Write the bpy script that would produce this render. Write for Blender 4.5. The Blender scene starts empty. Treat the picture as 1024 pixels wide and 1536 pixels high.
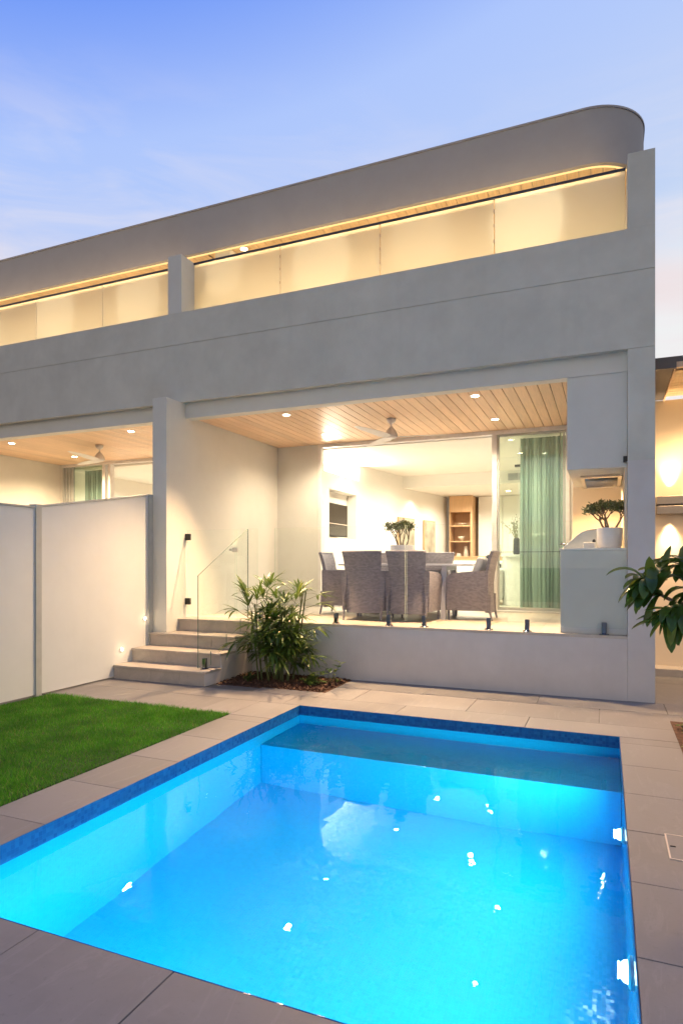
import bpy, math, random
from mathutils import Vector, Matrix, noise as mnoise
random.seed(7)
R = math.radians
scn = bpy.context.scene
COL = scn.collection

# ------------------------------------------------------------------ materials
def new_mat(name):
    m = bpy.data.materials.new(name); m.use_nodes = True
    nt = m.node_tree
    for n in list(nt.nodes): nt.nodes.remove(n)
    out = nt.nodes.new('ShaderNodeOutputMaterial')
    return m, nt, out
def N(nt, t, **kw):
    n = nt.nodes.new(t)
    for k, v in kw.items():
        if k in n.inputs: n.inputs[k].default_value = v
        else: setattr(n, k, v)
    return n
def col4(c): return (c[0], c[1], c[2], 1.0)
def mapping(nt, scale=(1,1,1), obj=False, rot=(0,0,0)):
    if obj:
        src = N(nt, 'ShaderNodeTexCoord').outputs['Object']
    else:
        src = N(nt, 'ShaderNodeNewGeometry').outputs['Position']
    mp = N(nt, 'ShaderNodeMapping'); mp.inputs['Scale'].default_value = scale; mp.inputs['Rotation'].default_value = rot
    nt.links.new(src, mp.inputs['Vector']); return mp.outputs['Vector']
def ramp(nt, fac, stops):
    r = N(nt, 'ShaderNodeValToRGB'); e = r.color_ramp.elements
    while len(e) < len(stops): e.new(0.5)
    for i, (p, c) in enumerate(stops):
        e[i].position = p; e[i].color = col4(c)
    nt.links.new(fac, r.inputs['Fac']); return r.outputs['Color']
def mixc(nt, fac, a, b, mode='MIX'):
    m = N(nt, 'ShaderNodeMix', data_type='RGBA', blend_type=mode)
    def put(sock, v):
        if isinstance(v, bpy.types.NodeSocket): nt.links.new(v, sock)
        elif isinstance(v, (int, float)): sock.default_value = v
        else: sock.default_value = col4(v)
    put(m.inputs[0], fac); put(m.inputs[6], a); put(m.inputs[7], b)
    return m.outputs[2]
def noise(nt, vec, scale, detail=4, rough=0.55, dist=0.0):
    n = N(nt, 'ShaderNodeTexNoise', Scale=scale, Detail=detail, Roughness=rough, Distortion=dist)
    nt.links.new(vec, n.inputs['Vector']); return n.outputs['Fac']
def bump(nt, h, strength=0.2, dist=0.01):
    b = N(nt, 'ShaderNodeBump', Strength=strength, Distance=dist)
    nt.links.new(h, b.inputs['Height']); return b.outputs['Normal']
def bsdf(nt, out, color=None, rough=0.6, metal=0.0, normal=None, spec=0.5, **kw):
    p = N(nt, 'ShaderNodeBsdfPrincipled')
    p.inputs['Roughness'].default_value = rough; p.inputs['Metallic'].default_value = metal
    p.inputs['Specular IOR Level'].default_value = spec
    if isinstance(color, bpy.types.NodeSocket): nt.links.new(color, p.inputs['Base Color'])
    elif color is not None: p.inputs['Base Color'].default_value = col4(color)
    if normal is not None: nt.links.new(normal, p.inputs['Normal'])
    for k, v in kw.items(): p.inputs[k].default_value = v
    nt.links.new(p.outputs[0], out.inputs[0]); return p

def m_render(name, base, var=0.1, rough=0.85, stains=0.0):
    m, nt, out = new_mat(name)
    v = mapping(nt)
    big = noise(nt, v, 0.9, 5, 0.6, 0.6)
    mid = noise(nt, v, 4.5, 5, 0.6)
    fine = noise(nt, v, 160, 3, 0.6)
    c1 = ramp(nt, big, [(0.3, [x*(1-var) for x in base]), (0.7, [min(1, x*(1+var)) for x in base])])
    c2 = mixc(nt, 0.35, c1, ramp(nt, mid, [(0.35, [x*(1-var) for x in base]), (0.65, [min(1, x*(1+var*.8)) for x in base])]))
    if stains:
        vs = mapping(nt, (1.1, 1.1, 0.16))
        st = noise(nt, vs, 2.2, 6, 0.65, 0.4)
        c2 = mixc(nt, ramp(nt, st, [(0.52, (0,0,0)), (0.75, (stains,)*3)]), c2, [x*0.72 for x in base])
    bsdf(nt, out, c2, rough, normal=bump(nt, fine, 0.25, 0.002), spec=0.25)
    return m
def m_plain(name, c, rough=0.5, metal=0.0, var=0.06, scale=12, spec=0.5, bmp=0.0, obj=False):
    m, nt, out = new_mat(name)
    v = mapping(nt, obj=obj); n = noise(nt, v, scale, 4)
    cc = ramp(nt, n, [(0.3, [x*(1-var) for x in c]), (0.7, [min(1, x*(1+var)) for x in c])])
    bsdf(nt, out, cc, rough, metal, spec=spec, normal=bump(nt, noise(nt, v, scale*12, 2), bmp, 0.002) if bmp else None)
    return m
def m_stone(name, base, rough=0.55):
    m, nt, out = new_mat(name)
    v = mapping(nt)
    g = N(nt, 'ShaderNodeNewGeometry')
    isl = ramp(nt, g.outputs['Random Per Island'], [(0, [x*0.80 for x in base]), (1, [x*1.18 for x in base])])
    big = noise(nt, v, 2.6, 8, 0.62, 1.1)
    c = mixc(nt, 0.55, isl, ramp(nt, big, [(0.3, [base[0]*.72, base[1]*.72, base[2]*.74]), (0.5, base), (0.72, [x*1.2 for x in base])]))
    spots = noise(nt, v, 38, 5, 0.7)
    c = mixc(nt, ramp(nt, spots, [(0.60, (0,0,0)), (0.72, (.45,)*3)]), c, [x*0.62 for x in base])
    vv = mapping(nt, (1, 0.22, 1), rot=(0,0,0.5))
    vein = noise(nt, vv, 6, 6, 0.7, 2.0)
    c = mixc(nt, ramp(nt, vein, [(0.55, (0,0,0)), (0.62, (.3,)*3), (0.66, (0,0,0))]), c, [x*1.35 for x in base])
    rr = ramp(nt, big, [(0.3, (rough-.12,)*3), (0.7, (rough+.12,)*3)])
    p = bsdf(nt, out, c, rough, normal=bump(nt, spots, 0.2, 0.003), spec=0.4)
    nt.links.new(rr, p.inputs['Roughness'])
    return m
def m_wood(name, base, axis='Y', rough=0.45, obj=False):
    m, nt, out = new_mat(name)
    s = {'Y': (22, 1.2, 22), 'X': (1.2, 22, 22), 'Z': (22, 22, 1.2)}[axis]
    v = mapping(nt, s, obj)
    n = noise(nt, v, 2.0, 6, 0.65, 0.8)
    g = N(nt, 'ShaderNodeNewGeometry')
    c = ramp(nt, n, [(0.25, [x*0.72 for x in base]), (0.55, base), (0.8, [min(1, x*1.18) for x in base])])
    c = mixc(nt, 0.35, c, ramp(nt, g.outputs['Random Per Island'], [(0, [x*0.7 for x in base]), (1, [min(1, x*1.25) for x in base])]))
    bsdf(nt, out, c, rough, normal=bump(nt, n, 0.08, 0.002))
    return m
def m_emit(name, c, s):
    m, nt, out = new_mat(name)
    e = N(nt, 'ShaderNodeEmission', Strength=s); e.inputs[0].default_value = col4(c)
    nt.links.new(e.outputs[0], out.inputs[0]); return m
def m_glass(name, tint, refl=1.0, rough=0.0, edge=False):
    m, nt, out = new_mat(name)
    t = N(nt, 'ShaderNodeBsdfTransparent'); t.inputs[0].default_value = col4(tint)
    g = N(nt, 'ShaderNodeBsdfGlossy', Roughness=rough); g.inputs[0].default_value = (.95, 1, .97, 1)
    f = N(nt, 'ShaderNodeFresnel', IOR=1.5)
    k = N(nt, 'ShaderNodeMath', operation='MULTIPLY'); k.inputs[1].default_value = refl; k.use_clamp = True
    bf = N(nt, 'ShaderNodeNewGeometry'); inv = N(nt, 'ShaderNodeMath', operation='SUBTRACT'); inv.inputs[0].default_value = 1.0
    nt.links.new(bf.outputs['Backfacing'], inv.inputs[1]); f2 = N(nt, 'ShaderNodeMath', operation='MULTIPLY')
    nt.links.new(f.outputs[0], f2.inputs[0]); nt.links.new(inv.outputs[0], f2.inputs[1])
    nt.links.new(f2.outputs[0], k.inputs[0])
    mx = N(nt, 'ShaderNodeMixShader')
    nt.links.new(k.outputs[0], mx.inputs[0]); nt.links.new(t.outputs[0], mx.inputs[1]); nt.links.new(g.outputs[0], mx.inputs[2])
    nt.links.new(mx.outputs[0], out.inputs[0]); return m
def m_frost():
    m, nt, out = new_mat('frosted_glass')
    tr = N(nt, 'ShaderNodeBsdfTranslucent'); tr.inputs[0].default_value = (.93, .93, .86, 1)
    df = N(nt, 'ShaderNodeBsdfDiffuse'); df.inputs[0].default_value = (.75, .78, .76, 1)
    gl = N(nt, 'ShaderNodeBsdfGlossy', Roughness=0.25)
    a = N(nt, 'ShaderNodeMixShader', Fac=0.12); b = N(nt, 'ShaderNodeMixShader', Fac=0.05)
    nt.links.new(tr.outputs[0], a.inputs[1]); nt.links.new(df.outputs[0], a.inputs[2])
    nt.links.new(a.outputs[0], b.inputs[1]); nt.links.new(gl.outputs[0], b.inputs[2])
    nt.links.new(b.outputs[0], out.inputs[0]); return m
def m_leaf(name, c0, c1, rough=0.35, trans=0.25):
    m, nt, out = new_mat(name)
    g = N(nt, 'ShaderNodeNewGeometry')
    v = mapping(nt); n = noise(nt, v, 14, 3)
    c = mixc(nt, n, ramp(nt, g.outputs['Random Per Island'], [(0, c0), (0.8, c1), (1.0, [min(1, c1[0]*1.9), c1[1]*1.45, c1[2]])]), [x*0.8 for x in c0])
    p = N(nt, 'ShaderNodeBsdfPrincipled'); p.inputs['Roughness'].default_value = rough
    nt.links.new(c, p.inputs['Base Color'])
    t = N(nt, 'ShaderNodeBsdfTranslucent'); nt.links.new(c, t.inputs[0])
    mx = N(nt, 'ShaderNodeMixShader', Fac=trans)
    nt.links.new(p.outputs[0], mx.inputs[1]); nt.links.new(t.outputs[0], mx.inputs[2]); nt.links.new(mx.outputs[0], out.inputs[0])
    return m
def m_mosaic(name, a, b, size=0.025, gloss=0.2):
    m, nt, out = new_mat(name)
    geo = N(nt, 'ShaderNodeNewGeometry')
    sx = N(nt, 'ShaderNodeSeparateXYZ'); nt.links.new(geo.outputs['Position'], sx.inputs[0])
    nn = N(nt, 'ShaderNodeSeparateXYZ'); nt.links.new(geo.outputs['Normal'], nn.inputs[0])
    # wall faces use (x+y, z), floors use (x, y)
    add = N(nt, 'ShaderNodeMath', operation='ADD'); nt.links.new(sx.outputs[0], add.inputs[0]); nt.links.new(sx.outputs[1], add.inputs[1])
    ab = N(nt, 'ShaderNodeMath', operation='ABSOLUTE'); nt.links.new(nn.outputs[2], ab.inputs[0])
    gt = N(nt, 'ShaderNodeMath', operation='GREATER_THAN'); nt.links.new(ab.outputs[0], gt.inputs[0]); gt.inputs[1].default_value = 0.5
    c1 = N(nt, 'ShaderNodeCombineXYZ'); nt.links.new(add.outputs[0], c1.inputs[0]); nt.links.new(sx.outputs[2], c1.inputs[1])
    c2 = N(nt, 'ShaderNodeCombineXYZ'); nt.links.new(sx.outputs[0], c2.inputs[0]); nt.links.new(sx.outputs[1], c2.inputs[1])
    mv = N(nt, 'ShaderNodeMix', data_type='VECTOR'); nt.links.new(gt.outputs[0], mv.inputs[0]); nt.links.new(c1.outputs[0], mv.inputs[4]); nt.links.new(c2.outputs[0], mv.inputs[5])
    br = N(nt, 'ShaderNodeTexBrick', Scale=1.0); br.offset = 0.0
    br.inputs['Brick Width'].default_value = size; br.inputs['Row Height'].default_value = size
    br.inputs['Mortar Size'].default_value = size*0.05; br.inputs['Mortar Smooth'].default_value = 0.3
    br.inputs['Color1'].default_value = col4(a); br.inputs['Color2'].default_value = col4(b)
    br.inputs['Mortar'].default_value = col4([(x+y)/2*1.15 for x, y in zip(a, b)])
    nt.links.new(mv.outputs[1], br.inputs['Vector'])
    sc = N(nt, 'ShaderNodeVectorMath', operation='SCALE'); sc.inputs['Scale'].default_value = 1.0/size; nt.links.new(mv.outputs[1], sc.inputs[0])
    fl = N(nt, 'ShaderNodeVectorMath', operation='FLOOR'); nt.links.new(sc.outputs[0], fl.inputs[0])
    wn = N(nt, 'ShaderNodeTexWhiteNoise'); nt.links.new(fl.outputs[0], wn.inputs[0])
    sb = N(nt, 'ShaderNodeVectorMath', operation='SUBTRACT'); nt.links.new(wn.outputs['Color'], sb.inputs[0]); sb.inputs[1].default_value = (.5, .5, .5)
    s2 = N(nt, 'ShaderNodeVectorMath', operation='SCALE'); s2.inputs['Scale'].default_value = 0.11; nt.links.new(sb.outputs[0], s2.inputs[0])
    ad = N(nt, 'ShaderNodeVectorMath', operation='ADD'); nt.links.new(s2.outputs[0], ad.inputs[0]); nt.links.new(geo.outputs['Normal'], ad.inputs[1])
    nm = N(nt, 'ShaderNodeVectorMath', operation='NORMALIZE'); nt.links.new(ad.outputs[0], nm.inputs[0])
    cc = mixc(nt, wn.outputs['Value'], br.outputs['Color'], [min(1, x*1.25) for x in b]); cc = mixc(nt, .22, br.outputs['Color'], cc)
    p = bsdf(nt, out, cc, gloss, spec=0.5); nt.links.new(nm.outputs[0], p.inputs['Normal'])
    return m

M = {}
M['white'] = m_render('white_render', (.65, .655, .62), 0.05)
M['facade'] = m_render('facade_render', (.575, .585, .54), 0.11, stains=0.22)
M['roofband'] = m_render('roof_band_render', (.365, .37, .385), 0.06)
M['plinth'] = m_render('plinth_render', (.60, .585, .58), 0.08, stains=.18)
M['fence'] = m_render('fence_board', (.64, .675, .69), 0.04, stains=.10)
M['inwall'] = m_render('interior_paint', (.80, .78, .72), 0.02)
M['nook'] = m_render('nook_paint', (.74, .64, .50), 0.03)
M['trim'] = m_plain('white_frame', (.72, .71, .70), 0.35)
M['post'] = m_plain('grey_post', (.42, .44, .43), 0.45)
M['navy'] = m_plain('dark_rail', (.03, .04, .07), 0.35, 0.6)
M['dark'] = m_plain('dark_metal', (.02, .022, .025), 0.4, 0.3)
M['eave'] = m_plain('dark_eave', (.12, .11, .11), 0.6)
M['flash'] = m_plain('roof_flashing_metal', (.34, .34, .36), 0.5)
M['steel'] = m_plain('brushed_steel', (.62, .61, .60), 0.28, 1.0)
M['lampsteel'] = m_plain('bronze_steel', (.30, .27, .24), 0.35, 0.9)
M['chrome'] = m_plain('dark_chrome', (.30, .32, .35), 0.12, 1.0)
M['timber'] = m_wood('ceiling_timber', (.76, .54, .36), 'Y')
M['soffit'] = m_wood('soffit_timber', (.80, .62, .38), 'Y')
M['oak'] = m_wood('oak_veneer', (.60, .38, .20), 'Z')
M['gap'] = m_plain('board_gap', (.09, .05, .03), 0.8)
M['paving'] = m_stone('limestone_paving', (.212, .210, .216))
M['stepstone'] = m_stone('limestone_steps', (.44, .40, .36))
M['deck'] = m_stone('terrace_tiles', (.50, .45, .39), 0.4)
M['grout'] = m_plain('grout', (.17, .16, .15), 0.9)
M['ground'] = m_plain('soil_ground', (.10, .08, .06), 0.95)
M['clear'] = m_glass('clear_glass', (.975, .99, .98), 0.8)
M['edge'] = m_plain('glass_edge', (.50, .62, .55), 0.15, var=0.02)
M['edge_dark'] = m_plain('glass_edge_dark', (.16, .24, .20), 0.15, var=0.02)
M['door_glass'] = m_glass('door_glass', (.88, .95, .89), 2.4)
M['frost'] = m_frost()
M['downlight'] = m_emit('downlight_lens', (1.0, .86, .62), 28)
M['strip'] = m_emit('warm_strip', (1.0, .80, .48), 10)
M['poolled'] = m_emit('pool_lamp_lens', (.60, .93, 1.0), 7)
M['mosaic'] = m_mosaic('pool_mosaic', (.003, .46, .76), (.004, .49, .79), 0.020, gloss=.16)
M['band'] = m_mosaic('waterline_mosaic', (.02, .17, .42), (.012, .10, .30), 0.025, 0.12)
M['pot'] = m_plain('glazed_pot', (.74, .73, .76), 0.3, obj=True)
M['palm'] = m_leaf('palm_leaf', (.07, .14, .025), (.17, .25, .045), 0.35, 0.35)
M['jade'] = m_leaf('jade_leaf', (.10, .14, .05), (.20, .22, .09), 0.3, 0.1)
M['treeleaf'] = m_leaf('tree_leaf', (.045, .11, .02), (.20, .27, .04), 0.28, 0.35)
def m_grass():
    m, nt, out = new_mat('lawn_blades')
    g_ = N(nt, 'ShaderNodeNewGeometry'); v = mapping(nt)
    c = ramp(nt, g_.outputs['Random Per Island'], [(0, (.05, .22, .012)), (.6, (.10, .40, .02)), (.93, (.16, .42, .04)), (.97, (.34, .34, .12))])
    t_ = ramp(nt, noise(nt, v, 2.6, 4, .6), [(.35, (.55, .62, .5)), (.65, (1.25, 1.15, 1.1))])
    c = mixc(nt, 1.0, c, t_, 'MULTIPLY')
    p = N(nt, 'ShaderNodeBsdfPrincipled'); p.inputs['Roughness'].default_value = .6; nt.links.new(c, p.inputs['Base Color'])
    t = N(nt, 'ShaderNodeBsdfTranslucent'); nt.links.new(c, t.inputs[0]); mx = N(nt, 'ShaderNodeMixShader', Fac=.35)
    nt.links.new(p.outputs[0], mx.inputs[1]); nt.links.new(t.outputs[0], mx.inputs[2]); nt.links.new(mx.outputs[0], out.inputs[0]); return m
M['grass'] = m_grass()
M['turf'] = m_plain('turf_soil', (.03, .075, .012), 0.95)
M['bark'] = m_plain('bark', (.16, .12, .09), 0.85, bmp=0.5)
M['stem'] = m_plain('green_stem', (.10, .12, .04), 0.6)
M['mulch'] = m_plain('mulch_chips', (.10, .05, .03), 0.9, var=0.5, scale=30)
M['table'] = m_plain('table_paint', (.62, .63, .72), 0.3)
M['blade'] = m_plain('fan_paint', (.70, .68, .67), 0.4)
M['cushion'] = m_plain('cushion_fabric', (.75, .73, .70), 0.9, bmp=0.4)
M['darkcushion'] = m_plain('dark_cushion_fabric', (.03, .03, .035), 0.9)
M['screen'] = m_plain('tv_screen', (.03, .025, .02), 0.08)
M['art'] = m_plain('art_canvas', (.42, .37, .28), 0.8, var=0.4, scale=3)
M['ceramic'] = m_plain('ceramic', (.66, .58, .48), 0.5)
M['bench'] = m_plain('bench_stone', (.75, .76, .74), 0.25)

def m_wicker():
    m, nt, out = new_mat('wicker_weave')
    tc = N(nt, 'ShaderNodeTexCoord')
    sx = N(nt, 'ShaderNodeSeparateXYZ'); nt.links.new(tc.outputs['Object'], sx.inputs[0])
    add = N(nt, 'ShaderNodeMath', operation='ADD'); nt.links.new(sx.outputs[0], add.inputs[0]); nt.links.new(sx.outputs[1], add.inputs[1])
    c1 = N(nt, 'ShaderNodeCombineXYZ'); nt.links.new(add.outputs[0], c1.inputs[0]); nt.links.new(sx.outputs[2], c1.inputs[1])
    br = N(nt, 'ShaderNodeTexBrick', Scale=1.0); br.offset = 0.5
    br.inputs['Brick Width'].default_value = 0.036; br.inputs['Row Height'].default_value = 0.0145
    br.inputs['Mortar Size'].default_value = 0.0022; br.inputs['Mortar Smooth'].default_value = 1.0
    br.inputs['Color1'].default_value = (.32, .31, .38, 1); br.inputs['Color2'].default_value = (.20, .195, .26, 1)
    br.inputs['Mortar'].default_value = (.10, .09, .11, 1)
    nt.links.new(c1.outputs[0], br.inputs['Vector'])
    n = noise(nt, c1.outputs[0], 9, 4)
    c = mixc(nt, n, br.outputs['Color'], (.26, .25, .29), 'MIX')
    c = mixc(nt, 0.85, c, br.outputs['Color'])
    inv = N(nt, 'ShaderNodeMath', operation='SUBTRACT'); inv.inputs[0].default_value = 1; nt.links.new(br.outputs['Fac'], inv.inputs[1])
    bsdf(nt, out, c, 0.55, normal=bump(nt, inv.outputs[0], 0.9, 0.006))
    return m
M['wicker'] = m_wicker()

def m_curtain():
    m, nt, out = new_mat('sheer_curtain')
    t = N(nt, 'ShaderNodeBsdfTranslucent'); t.inputs[0].default_value = (.50, .62, .56, 1)
    d = N(nt, 'ShaderNodeBsdfDiffuse'); d.inputs[0].default_value = (.34, .44, .43, 1)
    a = N(nt, 'ShaderNodeMixShader', Fac=0.5); nt.links.new(t.outputs[0], a.inputs[1]); nt.links.new(d.outputs[0], a.inputs[2])
    tp = N(nt, 'ShaderNodeBsdfTransparent'); b = N(nt, 'ShaderNodeMixShader', Fac=0.30)
    nt.links.new(a.outputs[0], b.inputs[1]); nt.links.new(tp.outputs[0], b.inputs[2])
    nt.links.new(b.outputs[0], out.inputs[0]); return m
M['curtain'] = m_curtain()

def m_water():
    m, nt, out = new_mat('pool_water')
    v = mapping(nt)
    n1 = noise(nt, v, 1.3, 2, 0.4); n2 = noise(nt, v, 5.0, 2, 0.5)
    ad = N(nt, 'ShaderNodeMath', operation='MULTIPLY_ADD'); nt.links.new(n2, ad.inputs[0]); ad.inputs[1].default_value = 0.12; nt.links.new(n1, ad.inputs[2])
    bm_ = bump(nt, ad.outputs[0], 0.35, 0.03)
    rf = N(nt, 'ShaderNodeBsdfRefraction', IOR=1.33, Roughness=0.0); gl = N(nt, 'ShaderNodeBsdfGlossy', Roughness=0.0)
    rf.inputs[0].default_value = (.97, 1, 1, 1); gl.inputs[0].default_value = (.55, .85, 1, 1)
    fr = N(nt, 'ShaderNodeFresnel', IOR=1.33); k = N(nt, 'ShaderNodeMath', operation='MULTIPLY'); k.inputs[1].default_value = .7
    for n_ in (rf, gl, fr): nt.links.new(bm_, n_.inputs['Normal'])
    bf = N(nt, 'ShaderNodeNewGeometry'); mxf = N(nt, 'ShaderNodeMath', operation='MULTIPLY_ADD')
    # from below the interface reflects fully, as water does
    nt.links.new(fr.outputs[0], k.inputs[0]); mm = N(nt, 'ShaderNodeMix', data_type='FLOAT')
    nt.links.new(bf.outputs['Backfacing'], mm.inputs[0]); nt.links.new(k.outputs[0], mm.inputs[2]); nt.links.new(fr.outputs[0], mm.inputs[3])
    mx = N(nt, 'ShaderNodeMixShader'); nt.links.new(mm.outputs[0], mx.inputs[0]); nt.links.new(rf.outputs[0], mx.inputs[1]); nt.links.new(gl.outputs[0], mx.inputs[2])
    nt.links.new(mx.outputs[0], out.inputs[0])
    return m
M['water'] = m_water()

# ------------------------------------------------------------------ mesh builder
class MB:
    def __init__(s): s.v = []; s.f = []; s.m = []; s.cur = 0
    def add(s, vs, fs):
        b = len(s.v); s.v += [tuple(v) for v in vs]; s.f += [tuple(i+b for i in f) for f in fs]; s.m += [s.cur]*len(fs)
        return s
    def box(s, x0, x1, y0, y1, z0, z1, edge=None):
        vs = [(x0,y0,z0),(x1,y0,z0),(x1,y1,z0),(x0,y1,z0),(x0,y0,z1),(x1,y0,z1),(x1,y1,z1),(x0,y1,z1)]
        return s.add(vs, [(0,3,2,1),(4,5,6,7),(0,1,5,4),(1,2,6,5),(2,3,7,6),(3,0,4,7)])
    def obox(s, c, size, rot=(0,0,0)):
        from mathutils import Euler
        mt = Matrix.Translation(c) @ Euler(rot).to_matrix().to_4x4()
        hx, hy, hz = size[0]/2, size[1]/2, size[2]/2
        vs = [mt @ Vector(p) for p in [(-hx,-hy,-hz),(hx,-hy,-hz),(hx,hy,-hz),(-hx,hy,-hz),(-hx,-hy,hz),(hx,-hy,hz),(hx,hy,hz),(-hx,hy,hz)]]
        return s.add(vs, [(0,3,2,1),(4,5,6,7),(0,1,5,4),(1,2,6,5),(2,3,7,6),(3,0,4,7)])
    def prism(s, poly, fn, h0, h1):
        """poly: 2D points ccw; fn(u,v,h)->xyz"""
        n = len(poly)
        vs = [fn(p[0], p[1], h0) for p in poly] + [fn(p[0], p[1], h1) for p in poly]
        fs = [tuple(range(n-1, -1, -1)), tuple(range(n, 2*n))] + [(i, (i+1) % n, n+(i+1) % n, n+i) for i in range(n)]
        return s.add(vs, fs)
    def tube(s, path, rad, seg=8, cap=True):
        path = [Vector(p) for p in path]
        if not isinstance(rad, (list, tuple)): rad = [rad]*len(path)
        vs = []; fs = []
        for i, p in enumerate(path):
            d = (path[min(i+1, len(path)-1)] - path[max(i-1, 0)]).normalized()
            up = Vector((0,0,1)) if abs(d.z) < 0.95 else Vector((1,0,0))
            a = d.cross(up).normalized(); b = d.cross(a).normalized()
            for k in range(seg):
                t = 2*math.pi*k/seg; vs.append(p + a*math.cos(t)*rad[i] + b*math.sin(t)*rad[i])
        for i in range(len(path)-1):
            for k in range(seg):
                fs.append((i*seg+k, i*seg+(k+1) % seg, (i+1)*seg+(k+1) % seg, (i+1)*seg+k))
        if cap:
            fs.append(tuple(range(seg-1, -1, -1))); fs.append(tuple((len(path)-1)*seg+k for k in range(seg)))
        return s.add(vs, fs)
    def lathe(s, prof, c=(0,0,0), seg=24, sq=0.0):
        vs = []; fs = []
        for r, z in prof:
            for k in range(seg):
                t = 2*math.pi*k/seg
                vs.append((c[0]+r*math.cos(t), c[1]+r*math.sin(t), c[2]+z))
        for i in range(len(prof)-1):
            for k in range(seg):
                fs.append((i*seg+k, i*seg+(k+1) % seg, (i+1)*seg+(k+1) % seg, (i+1)*seg+k))
        if prof[0][0] > 1e-5: fs.append(tuple(range(seg-1, -1, -1)))
        if prof[-1][0] > 1e-5: fs.append(tuple((len(prof)-1)*seg+k for k in range(seg)))
        return s.add(vs, fs)
    def build(s, name, mat, parent=None, local=False, smooth=False, bevel=0.0, subd=0, seg=2, auto=False):
        me = bpy.data.meshes.new(name)
        off = Vector((0,0,0))
        if not local:
            if parent:
                p = parent
                while p: off += p.location; p = p.parent
            else:
                xs = [v[0] for v in s.v]; ys = [v[1] for v in s.v]; zs = [v[2] for v in s.v]
                off = Vector(((min(xs)+max(xs))/2, (min(ys)+max(ys))/2, min(zs)))
        me.from_pydata([(v[0]-off.x, v[1]-off.y, v[2]-off.z) for v in s.v], [], s.f)
        mats = mat if isinstance(mat, list) else [mat]
        for mm in mats: me.materials.append(mm)
        me.polygons.foreach_set('material_index', s.m)
        me.update()
        if smooth: me.polygons.foreach_set('use_smooth', [True]*len(me.polygons))
        o = bpy.data.objects.new(name, me); COL.objects.link(o)
        if parent: o.parent = parent
        elif not local: o.location = off
        if auto:
            me.polygons.foreach_set('use_smooth', [True]*len(me.polygons))
            try:
                me.set_sharp_from_angle(angle=R(35))
            except Exception: pass
        if bevel:
            b = o.modifiers.new('bevel', 'BEVEL'); b.width = bevel; b.segments = seg; b.limit_method = 'ANGLE'; b.angle_limit = R(40)
        if subd:
            b = o.modifiers.new('sub', 'SUBSURF'); b.levels = subd; b.render_levels = subd
        return o
def tag(o, label, cat, group=None, kind=None):
    if label: o['label'] = label
    if cat: o['category'] = cat
    if group: o['group'] = group
    if kind: o['kind'] = kind
    return o
def thing(name, label, cat, loc=(0,0,0), rz=0, group=None):
    o = bpy.data.objects.new(name, None); COL.objects.link(o)
    o.location = loc; o.rotation_euler = (0,0,rz); o.empty_display_size = 0.2
    return tag(o, label, cat, group)
def copy_tree(o, parent=None):
    c = o.copy(); COL.objects.link(c); c.parent = parent
    for ch in list(o.children): copy_tree(ch, c)
    return c
def struct(o): o['kind'] = 'structure'; return o
def lamp(kind, loc, power, color, parent=None, rot=(0,0,0), **kw):
    l = bpy.data.lights.new('lamp', kind); l.energy = power; l.color = color
    for k, v in kw.items(): setattr(l, k, v)
    o = bpy.data.objects.new('lamp', l); COL.objects.link(o)
    o.location = loc; o.rotation_euler = rot
    return o
WARM = (1.0, .70, .40)
WARM2 = (1.0, .88, .70)

def glass_box(mb, x0, x1, y0, y1, z0, z1):
    """big faces slot 0, edges slot 1"""
    n0 = len(mb.m); mb.box(x0, x1, y0, y1, z0, z1)
    thin_x = (x1-x0) < (y1-y0)
    for i, edge in enumerate([1, 1, 0 if not thin_x else 1, 1 if not thin_x else 0, 0 if not thin_x else 1, 1 if not thin_x else 0]):
        mb.m[n0+i] = edge

# ------------------------------------------------------------------ key dimensions (metres, camera at the origin, eye 1.45)
YF, ZT = 7.20, 0.674          # facade plane, terrace level
XW0, XW1 = -5.668, -5.435     # party wall
XC0, XC1 = 0.206, 0.463       # right column
ZF, ZP, ZS = 3.674, 4.922, 4.476
YR, ZC = 9.98, 3.50           # rear wall of the terrace, ceiling
PL, PR, PN, PF = -2.856, 0.102, 1.826, 5.709

# ------------------------------------------------------------------ ground
g = MB()
def ring(mb, x0, x1, y0, y1, hx0, hx1, hy0, hy1, z):
    xs = [x0, hx0, hx1, x1]; ys = [y0, hy0, hy1, y1]
    for i in range(3):
        for j in range(3):
            if i == 1 and j == 1: continue
            mb.add([(xs[i],ys[j],z),(xs[i+1],ys[j],z),(xs[i+1],ys[j+1],z),(xs[i],ys[j+1],z)], [(0,1,2,3)])
ring(g, -150, 150, -150, 150, PL-.03, PR+.03, PN-.03, PF+.03, -0.06)
struct(g.build('ground', M['ground']))

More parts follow.
